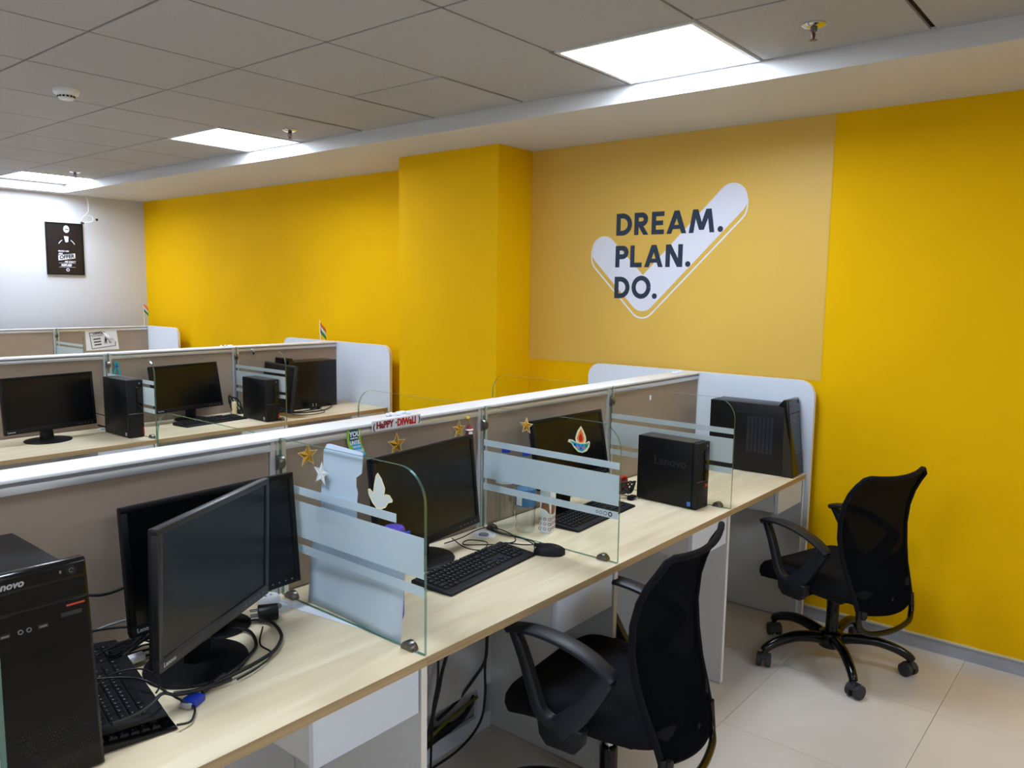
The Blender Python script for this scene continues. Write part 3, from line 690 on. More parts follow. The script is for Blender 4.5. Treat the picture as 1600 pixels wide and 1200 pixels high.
t = thing('mouse', 'black mouse on the desk beside the keyboard', 'mouse', (2.012, 1.487, ZD), -1.02)
rws = []
for i in range(11):
    u = -1+2*i/10; hw = .030*math.sqrt(max(0, 1-abs(u)**2.6))+.0008; hz = .037*math.sqrt(max(0, 1-((u-.12)/1.14)**2))*(.92-.12*u)+.001
    rws.append([(u*.052, hw*math.cos(a), .001+hz*max(0, math.sin(a))**.75) for a in [PI*k/12 for k in range(13)]])
build('body', MB().grid(rws), 'black_soft', t, smooth=1.5)
build('underside', MB().lathe([(.028, .0004), (.029, .0012)], 24, (0, 0, 0), 1.7, 1), 'black', t)
build('scroll_wheel', MB().tube([(-.030, -.003, .030), (-.030, .003, .030)], .007, 12), 'rubber', t)
build('button_seam', MB().box(-.050, -.022, -.0004, .0004, .022, .0345), 'screen_gap', t)

# ---------------------------------------------------------------- cables on the desks
def cable(name, label, pts, r, m='cable', n=6, grp=None):
    o = build(name, MB().tube(catmull(pts, n), r, 7), m, smooth=1.2); return tag(o, label, 'cable', grp)
t = thing('display_cable', 'black display cable with blue plug lying on the near desk', 'cable', (.785, 1.481, ZD+.008))
def rel(P, o=(.785, 1.481, ZD+.008)): return [(p[0]-o[0], p[1]-o[1], p[2]-o[2]) for p in P]
build('cord', MB().tube(catmull(rel([(.800, 1.487, .744), (.842, 1.505, .744), (.905, 1.530, .745), (.958, 1.562, .745), (1.00, 1.60, .745), (1.03, 1.68, .745), (1.005, 1.74, .744)]), 6), .0042, 8), 'cable', t, smooth=1.2)
build('ferrite_core', MB().tube(rel([(.832, 1.502, .746), (.868, 1.516, .746)]), .0088, 12), 'cable', t, bevel=.002)
M_ = Matrix.Rotation(.45, 4, 'Z')
b = MB(); b.M = M_; b.box(-.032, .006, -.017, .017, -.007, .008); build('plug_shell', b, 'blue_vga', t, bevel=.003)
b = MB(); b.M = M_; b.box(-.041, -.032, -.0125, .0125, -.004, .0055); build('plug_face', b, 'silver_print', t, bevel=.0015)
cable('power_cable', 'thick black cable looped round the base of the swung monitor', [(1.00, 1.79, .747), (1.088, 1.709, .747), (1.075, 1.611, .747), (1.02, 1.545, .747), (.96, 1.520, .747), (.881, 1.505, .747), (.80, 1.50, .747), (.757, 1.525, .747)], .0045)
cable('thin_cable', 'thin black cord trailing from the power plug on the near desk', [(1.06, 1.665, .750), (1.01, 1.60, .743), (1.0, 1.535, .743), (.94, 1.50, .743), (.88, 1.485, .743)], .0022)
cable('keyboard_cable', 'thin black cord curled over the stacked keyboards', [(.60, 1.55, .790), (.65, 1.596, .797), (.693, 1.60, .797), (.722, 1.58, .795), (.728, 1.53, .793), (.713, 1.49, .793), (.695, 1.47, .793)], .0020)
cable('keyboard_cable', 'black cord running from the stacked keyboards to the blue plug', [(.62, 1.62, .798), (.679, 1.57, .797), (.705, 1.525, .794), (.735, 1.50, .765), (.760, 1.455, .743)], .0024)
cable('keyboard_cable', 'short cord arching between the lower keyboard and blue plug', [(.700, 1.40, .750), (.729, 1.405, .742), (.752, 1.43, .742), (.765, 1.455, .742)], .0024)
cable('power_cable', 'thick cord sweeping across the front of the top keyboard', [(.59, 1.425, .790), (.633, 1.425, .790), (.671, 1.440, .790), (.705, 1.463, .790), (.745, 1.48, .765), (.82, 1.492, .747), (.87, 1.49, .747)], .0036)
cable('power_cable', 'black cord hanging before the partition between tower and monitor', [(.60, 1.80, .955), (.66, 1.79, .925), (.728, 1.785, .90), (.80, 1.80, .897)], .0036)
cable('thin_cable', 'grey cord lying behind the stacked keyboards by the partition', [(.62, 1.842, .775), (.70, 1.84, .790), (.76, 1.84, .80), (.84, 1.84, .80)], .003, 'grey_print')
cable('thin_cable', 'black cord lying along the partition behind the stacked keyboards', [(.60, 1.83, .800), (.70, 1.828, .806), (.78, 1.82, .796), (.85, 1.80, .780)], .0028)
t = thing('cable_nest', 'nest of black cables and a white plug between big tower and monitors', 'cable', (.775, 1.775, ZD))
mb = MB()
for k in range(7):
    ph = k*.9; mb.tube(catmull([(.075*math.cos(a+ph)*(1+.25*math.sin(k*2)), .035*math.sin(a+ph*1.3)-.004*k, .010+.006*k+.010*math.sin(2*a+k)+.004) for a in [i*.8 for i in range(9)]], 4), .0034 if k % 2 else .0024, 6)
build('cord', mb, 'cable', t, smooth=1.2)
build('black_plug', MB().tube([(-.07, -.05, .016), (-.03, -.045, .020)], [(.014, .016), (.012, .013)], 12), 'black', t, bevel=.002)
build('white_plug', MB().box(-.02, .016, -.062, -.040, .012, .028), 'white_plastic', t, bevel=.003)
t = thing('power_plug', 'round black power plug with chrome pins on the near desk', 'plug', (1.085, 1.725, ZD), -.5)
build('body', MB().tube([(0, .0, .024), (.05, 0, .024)], [(.022, .022), (.020, .024)], 16), 'black', t, bevel=.003)
build('pin', MB().cyl((0, -.009, .018), (-.018, -.009, .018), .0028, 8), 'chrome', t)
build('pin', MB().cyl((0, .009, .018), (-.018, .009, .018), .0028, 8), 'chrome', t)
build('pin', MB().cyl((0, 0, .034), (-.020, 0, .034), .0034, 8), 'chrome', t)
t = thing('plug_adapter', 'white round plug adapter by the partition below the monitor corner', 'plug', (1.175, 1.815, ZD))
build('body', MB().lathe([(.028, 0), (.031, .006), (.031, .016), (.026, .022)], 24), 'white_plastic', t)
build('socket_hole', MB().lathe([(.003, .022), (.003, .0228)], 8, (-.008, 0, 0)).lathe([(.003, .022), (.003, .0228)], 8, (.008, 0, 0)), 'ink', t)
t = thing('cable_tag', 'white paper cable tag on the stacked keyboards', 'tag', (.600, 1.60, ZD+.054), .5)
build('sleeve', MB().tube([(-.016, 0, 0), (.016, 0, 0)], .0068, 12), 'paper', t); build('print', MB().box(-.012, .012, -.0075, -.0066, -.002, .003), 'grey_print', t)
cable('thin_cable', 'thin cord looping behind the mouse from the round monitor base', [(1.842, 1.800, .743), (1.92, 1.79, .748), (2.0, 1.80, .752), (2.06, 1.79, .752), (2.072, 1.74, .749), (2.06, 1.681, .745), (2.02, 1.64, .742), (1.97, 1.655, .742)], .0020)
cable('thin_cable', 'cord lying along the foot of the sticker-covered glass divider', [(2.065, 1.80, .741), (2.060, 1.71, .741), (2.063, 1.66, .741), (2.066, 1.60, .741), (2.045, 1.575, .741), (2.015, 1.60, .741), (1.99, 1.66, .741)], .0022)
cable('mouse_cable', 'mouse cord curving from the mouse to the partition', [(2.06, 1.80, .743), (2.05, 1.73, .743), (2.062, 1.66, .743), (2.040, 1.58, .744), (1.995, 1.535, .746)], .0020)
cable('thin_cable', 'tangled cord between the round monitor base and the keyboard', [(1.90, 1.82, .742), (1.86, 1.72, .742), (1.88, 1.665, .742), (1.945, 1.70, .744), (1.92, 1.76, .745), (1.87, 1.735, .747), (1.95, 1.67, .742)], .0020)
t = thing('coiled_cable', 'tangle of black cords beside the small upright computer', 'cable', (2.795, 1.712, ZD))
mb = MB()
for k in range(5):
    mb.tube(catmull([(.035*math.cos(a+k)*(1+.2*math.sin(k)), .05*math.sin(a*1.0+k*.7)-.02*k/5, .012+.030+.030*math.sin(a*2+k)) for a in [i*.7 for i in range(10)]], 4), .0035, 6)
build('cord', mb, 'cable', t, smooth=1.2)
build('plug', MB().box(-.03, .01, -.085, -.06, 0, .018), 'black', t, bevel=.004)
build('plug_pin', MB().cyl((-.012, -.085, .010), (-.012, -.10, .006), .002, 8).cyl((.0, -.085, .010), (.0, -.10, .006), .002, 8), 'chrome', t)
t = thing('red_pouch', 'small crumpled red pouch behind the cord tangle by the upright computer', 'pouch', (2.880, 1.745, ZD))
rws = []
for i in range(9):
    u = i/8; z = .002+.085*u
    rws.append([((.040-.014*u)*math.cos(a)+.004*math.sin(5*a+i), (.026-.012*u)*math.sin(a)+.003*math.cos(4*a+2*i), z*.72) for a in [2*PI*k/16 for k in range(16)]])
build('bag', MB().grid(rws, True), 'dark_red', t, smooth=1.5); build('flap', MB().box(-.024, .024, -.010, .012, .058, .065), 'red', t, bevel=.003)
cable('thin_cable', 'thin black cord looping out on the desk below the middle row monitor', [(3.10, 4.46, .741), (3.13, 4.39, .741), (3.22, 4.36, .741), (3.32, 4.40, .741), (3.37, 4.50, .741), (3.36, 4.58, .741)], .0026)
cable('power_cable', 'thick black cord with plug on the middle row desk', [(3.12, 4.50, .743), (3.22, 4.45, .743), (3.36, 4.46, .743), (3.48, 4.54, .743), (3.55, 4.62, .743)], .0045)
cable('power_cable', 'short black cord under the sideways monitor in the middle row', [(3.10, 4.60, .743), (3.18, 4.52, .743), (3.30, 4.52, .743), (3.42, 4.57, .743)], .0045)
t = thing('power_plug', 'black power plug with two chrome pins on the middle row desk', 'plug', (3.36, 4.565, ZD), -.2)
build('body', MB().box(-.03, .03, -.02, .02, 0, .022), 'black', t, bevel=.005)
build('pin', MB().cyl((-.012, 0, .022), (-.012, 0, .042), .003, 8), 'chrome', t); build('pin', MB().cyl((.012, 0, .022), (.012, 0, .042), .003, 8), 'chrome', t)
cable('monitor_cable', 'short black cord between the leftmost monitor and narrow computer', [(1.95, 4.70, .78), (1.985, 4.71, .765), (2.02, 4.72, .752), (2.03, 4.72, .742)], .005)
cable('thin_cable', 'thin cord behind the leftmost monitor of the middle row', [(1.93, 4.74, .86), (1.97, 4.75, .84), (2.02, 4.75, .82), (2.06, 4.75, .80)], .0028)
t = thing('cord_bundle', 'coil of black cords and pale plug behind the small middle row computer', 'cable', (2.925, 4.76, ZD))
mb = MB()
for k in range(4): mb.tube(catmull([(-.06+.04*math.cos(a+k), .02*math.sin(a), .06+(.05+.008*k)*math.sin(a+.4*k)) for a in [i*.75 for i in range(9)]], 4), .004, 6)
build('cord', mb, 'cable', t, smooth=1.2); build('plug', MB().box(-.095, -.065, -.03, 0, .0, .09), 'cream', t, bevel=.01)
# under-desk cords of the second bay
for pts, r_, lab in (([(1.90, 1.60, .71), (2.005, 1.75, .50), (2.008, 1.75, .384), (2.000, 1.75, .29), (1.956, 1.76, .237), (1.90, 1.80, .15), (1.84, 1.83, .10)], .006, 'thick cord hanging under the desk behind the near chair'),
                     ([(1.80, 1.66, .71), (1.765, 1.68, .50), (1.735, 1.70, .37), (1.715, 1.70, .30), (1.67, 1.70, .18), (1.62, 1.72, .02)], .006, 'thick cord slanting down under the desk joint'),
                     ([(1.74, 1.70, .71), (1.715, 1.70, .50), (1.713, 1.70, .35), (1.690, 1.70, .24), (1.68, 1.70, .02)], .004, 'thinner cord hanging under the desk joint'),
                     ([(1.97, 1.66, .71), (1.97, 1.70, .50), (1.966, 1.72, .30), (1.967, 1.72, .18), (1.93, 1.71, .10), (1.82, 1.70, .06), (1.66, 1.70, .05)], .0045, 'cord curving down to the kick board under the desk')):
    cable('under_desk_cable', lab, pts, r_, grp='cords hanging under the second desk')
t = thing('floor_cable_bundle', 'bundle of black and yellow cords pushed through the gap under the desk', 'cable', (1.80, 1.83, 0))
mb = MB()
for k in range(7):
    o_ = .012*k; mb.tube(catmull([(-.32, -.09-.008*k, .018+o_*.5), (-.2, -.07-.006*k, .05+o_), (-.05, -.06+.004*(k % 3), .075+o_*.7), (.10, -.055, .09+.005*(k % 4)), (.19, -.035, .12+.004*k)], 5), .0055, 6)
build('cord', mb, 'cable', t, smooth=1.2)
build('yellow_cord', MB().tube(catmull([(-.20, -.075, .15), (-.12, -.085, .118), (-.02, -.085, .140), (.08, -.08, .155), (.17, -.07, .16)], 5), .006, 6), 'yellow_wire', t, smooth=1.2)

# ---------------------------------------------------------------- stickers, notes and bits
def star(name, label, R, loc, axis, pale=False, rot=0, cat='star', grp='paper star stickers'):
    """five-point folded star; axis '-y' or '-x' is the side it faces"""
    t = thing(name, label, cat, loc, 0, grp); mp = (lambda u, v, d: (u, -d, v)) if axis == '-y' else (lambda u, v, d: (-d, -u, v))
    def ring(R_, r_): return [((R_ if k % 2 == 0 else r_)*math.sin(rot+k*PI/5), (R_ if k % 2 == 0 else r_)*math.cos(rot+k*PI/5)) for k in range(10)]
    build('backing', MB().prism(ring(R*1.12, R*.49), mp, 0, .0006), 'pale_sticker' if pale else 'cream', t)
    p = ring(R*.97, R*.40); b = MB()
    for k in range(10):
        b.cur = k % 2; a, c = p[k], p[(k+1) % 10]
        b.add([mp(a[0], a[1], .0008), mp(c[0], c[1], .0008), mp(0, 0, .007 if not pale else .0012)], [(0, 1, 2)])
    build('facet', b, ['pale_sticker', 'paper'] if pale else ['gold', 'gold_dark'], t, smooth=.05)
    return t
YS = YR[0]+.005
star('gold_star', 'gold star on the partition left of the festive banner, above the glass edge', .033, (1.338, YS-.001, 1.115), '-y')
star('gold_star', 'gold star on the partition just under the festive banner', .036, (1.678, YS-.001, 1.098), '-y')
star('gold_star', 'smaller gold star on the partition by the red ornament', .030, (1.966, YS-.001, 1.110), '-y', rot=.05)
star('gold_star', 'gold star stuck on the glass left of the oil-lamp sticker', .027, (J[3]-.0042, 1.645, 1.133), '-x')
star('pale_star', 'pale back of a star sticker on the glass before the white cut-out', .030, (J[2]-.0042, 1.652, 1.112), '-x', pale=True, rot=.12)
t = thing('dove_sticker', 'pale dove-shaped back of a sticker on the frosted glass divider', 'sticker', (J[2]-.0042, 1.42, 1.10))
bird = [(1.43, 1.149), (1.418, 1.138), (1.405, 1.116), (1.407, 1.103), (1.409, 1.096), (1.401, 1.101), (1.388, 1.101), (1.378, 1.091), (1.38, 1.087), (1.393, 1.083), (1.403, 1.07), (1.42, 1.062), (1.434, 1.062), (1.45, 1.074), (1.463, 1.091), (1.465, 1.103), (1.459, 1.105), (1.446, 1.097), (1.443, 1.117), (1.437, 1.14)]
build('shape', MB().prism([(u-1.42, v-1.10) for u, v in bird], YZ(0), 0, -.0007), 'pale_sticker', t)
rm = MB()
for q in ribbon([(u-1.42, v-1.10) for u, v in bird+bird[:1]], .0025): rm.prism(q, YZ(-.0007), 0, -.0003)
build('rim', rm, 'cream', t)
t = thing('oil_lamp_sticker', 'colourful oil-lamp sticker with orange flame on the glass divider', 'sticker', (J[3]-.0042, 1.42, 1.10))
D = lambda P, d0, d1: MB().prism([(u-1.42, v-1.10) for u, v in P], YZ(d0), 0, d1)
diya = [(1.421, 1.16), (1.41, 1.146), (1.401, 1.128), (1.399, 1.116), (1.403, 1.106), (1.389, 1.115), (1.384, 1.112), (1.386, 1.097), (1.396, 1.081), (1.413, 1.073), (1.43, 1.074), (1.446, 1.086), (1.457, 1.099), (1.471, 1.102), (1.467, 1.111), (1.452, 1.111), (1.439, 1.104), (1.442, 1.119), (1.434, 1.143)]
build('backing', D(diya, 0, -.0006), 'cream', t)
build('flame', D([(1.421, 1.151), (1.412, 1.137), (1.406, 1.119), (1.411, 1.107), (1.426, 1.105), (1.435, 1.118), (1.428, 1.137)], -.0006, -.0005), 'orange', t)
build('flame_core', D([(1.4205, 1.137), (1.414, 1.125), (1.413, 1.113), (1.420, 1.108), (1.427, 1.114), (1.426, 1.126)], -.0011, -.0004), 'red', t)
build('bowl', D([(1.464, 1.107), (1.448, 1.105), (1.423, 1.101), (1.403, 1.104), (1.388, 1.11), (1.393, 1.094), (1.412, 1.077), (1.427, 1.079), (1.443, 1.091)], -.0006, -.0005), 'teal', t)
for k, (yy, zz, m_) in enumerate(((1.442, 1.096, 'blue'), (1.430, 1.089, 'pink'), (1.418, 1.087, 'purple'), (1.407, 1.091, 'pink'), (1.398, 1.099, 'green'), (1.425, 1.096, 'sticker_blue'), (1.412, 1.098, 'sticker_blue'))):
    build('petal', D(arc(yy, zz, .0048, 0, 320, 8), -.0011, -.0004), m_, t)
# white cut-out on the far side of the divider
cut = [(1.652, 1.18), (1.645, 1.189), (1.630, 1.191), (1.503, 1.186), (1.503, 1.177), (1.508, 1.133), (1.520, 1.125), (1.529, 1.119), (1.53, 1.096), (1.524, 1.081), (1.528, 1.05), (1.530, 1.0), (1.673, 1.0), (1.673, 1.049), (1.67, 1.078), (1.652, 1.092), (1.647, 1.105), (1.664, 1.108), (1.659, 1.171)]
o = build('paper_cutout', MB().prism([(u, v) for u, v in cut], YZ(J[2]+.0095), 0, .002), 'paper_blue'); tag(o, 'white notched paper cut-out standing above the glass divider edge', 'paper')
t = thing('paper_sheet', 'white paper sheet leaning behind the frosted divider on the desk', 'paper', (J[2]+.030, 1.55, ZD))
build('sheet', MB().grid([[(-.018*(1-abs(v)) + .006*math.sin(u*2.4)-.004, .19*u, .001+.205*(v)) for u in [i/8*2-1 for i in range(9)]] for v in [j/8 for j in range(9)]]), 'paper_blue', t, solid=.0006, smooth=1.5)
t = thing('desk_paper', 'white paper corner lying under the glass divider on the near desk', 'paper', (J[2]-.012, 1.62, ZD))
build('sheet', MB().prism([(-.034, .150), (.006, .150), (.010, -.135)], XY(.0006), 0, .0006), 'paper', t)
t = thing('purple_bottle', 'purple bottle with white side standing behind the frosted glass', 'bottle', (1.335, 1.487, ZD))
build('body', MB().lathe([(.024, 0), (.027, .01), (.027, .205), (.023, .215)], 24), 'purple', t)
build('label_wrap', MB().lathe([(.0275, .14), (.0275, .195)], 24), 'paper', t)
build('cap', MB().lathe([(.027, .215), (.029, .219), (.029, .240), (.024, .247)], 24), 'purple', t)
build('clip', MB().box(.012, .028, -.034, -.025, .205, .235), 'blue', t, bevel=.002)
t = thing('banner', 'HAPPY DIWALI paper banner taped on the partition rail', 'banner', (1.672, YR[0]-.0046, 1.171))
build('strip', MB().prism([(-.103, -.018), (.103, -.018), (.102, .016), (-.104, .014)], XZ(0), 0, -.0006), 'paper', t)
text('lettering', 'HaPPY', .029, 'dark_red', t, facing((-.086, -.0012, -.0105), '-y'), .0012, sx=.86)
text('lettering', 'DIWaLI', .031, 'red', t, facing((.000, -.0012, -.0110), '-y'), .0014, sx=.82)
text('ornament', '(', .026, 'ink', t, facing((-.100, -.0012, -.012), '-y'), .0006); text('ornament', ')', .026, 'ink', t, facing((.092, -.0012, -.008), '-y'), .0006)
mb = MB().prism(arc(-.004, .0, .0028, 0, 330, 11), XZ(-.0006), 0, -.0006); build('dot', mb, 'ink', t)
t = thing('bookmark_note', 'green and blue motivational note hanging from the partition rail', 'note', (1.501, YR[0]-.001, 1.170))
def curl(z): return -.0012-.012*max(0, (-z-.02)/.07)**2
def xo(z): return .018*max(0, (-z-.035)/.05)**1.5
rw = lambda x0, x1, z0, z1, dd, n=7: [[(x+xo(z), curl(z)-dd, z) for x in (x0, (x0+x1)/2, x1)] for z in [z0+(z1-z0)*k/n for k in range(n+1)]]
build('card', MB().grid(rw(-.026, .026, .0, -.083, 0)), 'lime', t, solid=.0005)
build('blue_stripe', MB().grid(rw(-.018, .016, -.001, -.040, .0006)), 'navy', t); build('light_stripe', MB().grid(rw(-.012, .020, -.041, -.0825, .0006)), 'sky', t)
text('lettering', 'YOU', .020, 'paper', t, facing((-.0185, -.0030, -.021), '-y'), .0007, sx=.95)
text('lettering', 'NEVER FAIL', .0055, 'paper', t, facing((-.015, -.0030, -.029), '-y'), .0002)
text('lettering', 'UNTIL', .0155, 'paper', t, facing((-.020, -.0062, -.045), '-y'), .0006, sx=.9)
text('lettering', 'YOU STOP', .006, 'paper', t, facing((-.010, -.0085, -.055), '-y'), .0002)
text('lettering', 'TRYING', .012, 'paper', t, facing((-.010, -.0120, -.070), '-y'), .0005, sx=.88)
t = thing('santa_ornament', 'small red and white felt ornament hanging from a yellow clip', 'ornament', (2.014, YS-.006, 1.102))
build('hat', MB().lathe([(.013, 0), (.010, .008), (.004, .016), (.001, .021)], 12), 'dark_red', t)
build('face', MB().sphere((0, -.005, -.004), (.008, .006, .008)), 'skin', t)
build('beard', MB().sphere((0, -.006, -.012), (.009, .006, .009)), 'paper', t)
build('body', MB().lathe([(.014, -.045), (.016, -.03), (.010, -.010)], 12), 'dark_red', t)
build('hat_trim', MB().lathe([(.0125, -.002), (.0145, .001), (.0125, .004)], 12), 'paper', t)
build('string', MB().cyl((0, 0, .02), (-.006, .001, .040), .0006, 5), 'yellow_wire', t)
build('clip', MB().sphere((-.006, 0, .043), (.009, .003, .005)).sphere((-.012, 0, .046), (.004, .003, .004)), 'yellow', t)

# water bottles and carton behind the sticker glass
def bottle(x, y, label, full):
    t = thing('water_bottle', label, 'bottle', (x, y, ZD), 0, 'clear water bottles with blue caps')
    pr = [(.030, .0), (.035, .006)] + [(.036-(.0022 if k % 2 else 0), .015+.017*k) for k in range(11)] + [(.035, .21), (.030, .235), (.016, .262), (.013, .270), (.013, .285)]
    build('body', MB().lathe(pr, 28), 'clear_plastic', t, smooth=1.2)
    build('cap', MB().lathe([(.0155, .275), (.016, .277), (.016, .293), (.0145, .297)], 24), 'blue', t, bevel=.0005)
    build('label_wrap', MB().lathe([(.0368, .095 if full else .165), (.0368, .155 if full else .205)], 28), 'bottle_label' if full else 'paper', t)
    if full: build('portrait_patch', MB().box(-.0372, -.0362, -.012, .012, .10, .15), 'paper', t)
    return t
bottle(2.150, 1.792, 'clear ribbed water bottle with blue cap nearest the partition post', False)
b2 = bottle(2.158, 1.705, 'clear water bottle with blue label and blue cap, beside the carton', True)
t = thing('milk_carton', 'tall white carton with brown and floral print behind the glass', 'carton', (2.205, 1.640, ZD), .25)
build('box', MB().box(-.027, .027, -.02, .02, 0, .205), 'paper', t, bevel=.002)
build('printed_bear', MB().prism([(-.018, .070), (-.006, .066), (.010, .068), (.018, .085), (.012, .120), (-.004, .128), (-.016, .110)], XZ(-.0204), 0, -.0004).prism([(-.02, .070), (-.004, .085), (.015, .09), (.010, .12), (-.012, .12)], YZ(-.0274), 0, -.0004), 'brown', t)
mb = MB()
for k in range(9):
    cx_, cz_ = -.018+.018*(k % 3), .016+.018*(k//3)
    for q in ribbon(arc(cx_, cz_, .005, 0, 360, 8), .0016): mb.prism(q, XZ(-.0204), 0, -.0004).prism(q, YZ(-.0274), 0, -.0004)
build('printed_flower', mb, 'dark_red', t); build('dark_band', MB().box(-.0276, .0276, -.0206, .0206, .165, .180), 'ink', t)

# flags
def flag(x, y, z, label, s=1.0, h=.165):
    t = thing('table_flag', label, 'flag', (x, y, z), 0, 'small tricolour paper flags')
    build('pole', MB().cyl((0, 0, 0), (-.003, 0, h), .0022, 8), 'paper', t)
    for k, m_ in enumerate(('saffron', 'paper', 'green')):
        w0 = .030; rws = []
        for i in range(7):
            u = i/6; drop = .068*u*s; yy = .006*math.sin(u*6)
            rws.append([(.002+.054*u*s*.95, yy, h-.008-w0*(k+f_)*.9-drop*(1 if True else 0)) for f_ in (0, .5, 1)])
        build('stripe', MB().grid(rws), m_, t, solid=.0005)
    mb = MB()
    for q in ribbon(arc(.032, h-.008-.035-.030, .008, 0, 360, 12), .0018): mb.prism(q, XZ(-.006), 0, -.0006)
    build('wheel', mb, 'navy', t)
flag(3.650, YR[1]+.02, 1.18, 'small orange, white and green flag standing on the middle partition')
flag(3.765, YR[2]+.03, 1.18, 'small tricolour flag in the far corner by the white wall', .8, .235)
# small bits on the partitions
t = thing('teal_figure', 'small teal ribbon figure hanging on the middle partition', 'ornament', (2.135, YR[1]-.004, 1.085))
mb = MB()
for q in ribbon(arc(0, .030, .011, 0, 360, 12), .009) + ribbon([(-.020, -.045), (-.010, .0), (0, .015), (.010, .0), (.016, -.045)], .011): mb.prism(q, XZ(0), 0, -.005)
build('figure', mb, 'teal', t); build('knot', MB().sphere((0, -.006, .014), (.008, .004, .006)), 'blue', t)
o = tag(build('white_hook', MB().tube(catmull([(3.045, YR[1]+.002, 1.160), (3.060, YR[1]-.008, 1.152), (3.068, YR[1]-.006, 1.140)], 5), .0042, 8), 'white_plastic'), 'tiny white and black hook on the middle partition', 'hook')
build('tip', MB().box(3.064, 3.071, YR[1]-.010, YR[1]-.001, 1.120, 1.138), 'ink', o, bevel=.001)
tag(build('wall_pin', MB().box(3.283, 3.296, YS-.004, YS, 1.082, 1.104), 'paper', bevel=.001), 'tiny white square pin on the front partition near its far end', 'pin')
def scrap(x, y, n, label):
    mb = MB()
    for k in range(n): mb.M = Matrix.Translation((x+.016*k+random.uniform(-.004, .004), y+random.uniform(-.012, .012), 1.1805)) @ _rz(random.uniform(0, 3)); mb.sphere((0, 0, .006), (.013, .007, .006), 8, 5)
    o = build('paper_scrap', mb, 'paper', smooth=.2); tag(o, label, 'paper', 'torn paper scraps on the partition rails')
scrap(3.60, YR[0]+.05, 7, 'torn white tape scraps at the far end of the front partition rail')
scrap(1.69, YR[0]+.055, 6, 'torn white tape scraps on the rail above the festive banner')
scrap(2.86, YR[1]+.05, 5, 'torn white scraps on the middle partition rail, right of centre')
scrap(1.37, YR[1]+.05, 6, 'torn white scraps on the middle partition rail at far left')
# danger sign
t = thing('danger_sign', 'white DANGER sign with a curled corner on the furthest partition', 'sign', (3.335, YR[2]+.0055, 1.055))
build('sheet', MB().prism([(-.150, .098), (.140, .098), (.160, -.095), (-.145, -.098)], XZ(0), 0, -.0008), 'paper', t)
Q = [(-.112, .070), (.085, .086), (.128, -.058), (-.092, -.082)]
mb = MB()
for q in ribbon([Q[3], Q[0], (.000, .079)], .006)+ribbon([Q[3], Q[2], (.126, -.018)], .006)+ribbon([(-.106, .046), (.05, .052)], .003): mb.prism(q, XZ(-.0008), 0, -.0006)
build('border', mb, 'ink', t)
mb = MB()
for k in range(3): mb.prism([(-.078+.004*k, .014-.027*k), (-.012+.004*k, .020-.027*k), (-.012+.004*k, .008-.027*k), (-.078+.004*k, .002-.027*k)], XZ(-.0008), 0, -.0006)
build('text_bar', mb, 'ink', t)
text('lettering', 'DANGER', .028, 'ink', t, facing((-.080, -.0014, .055), '-y', .06), .0012)
text('lettering', 'DO NOT THROW', .012, 'grey_print', t, facing((-.092, -.0014, .032), '-y', .06), .0003)
mb = MB().prism(arc(.034, .022, .007, 0, 330, 11), XZ(-.0008), 0, -.0006).prism([(.026, .013), (.040, .014), (.062, .006), (.062, .001), (.044, .004), (.046, -.035), (.038, -.035), (.034, -.008), (.030, -.036), (.022, -.036), (.026, -.004)], XZ(-.0008), 0, -.0006)
mb.prism([(.066, -.006), (.072, -.004), (.074, -.022), (.088, -.024), (.090, -.030), (.070, -.030)], XZ(-.0008), 0, -.0006)
build('pictogram', mb, 'ink', t)
cl = MB().add([(.000, -.002, .088), (.130, -.002, -.008), (.045, -.028, .012), (.05, -.014, .035)], [(0, 3, 2), (0, 1, 3), (1, 2, 3)])
build('curled_corner', cl, 'paper', t, solid=.0006)

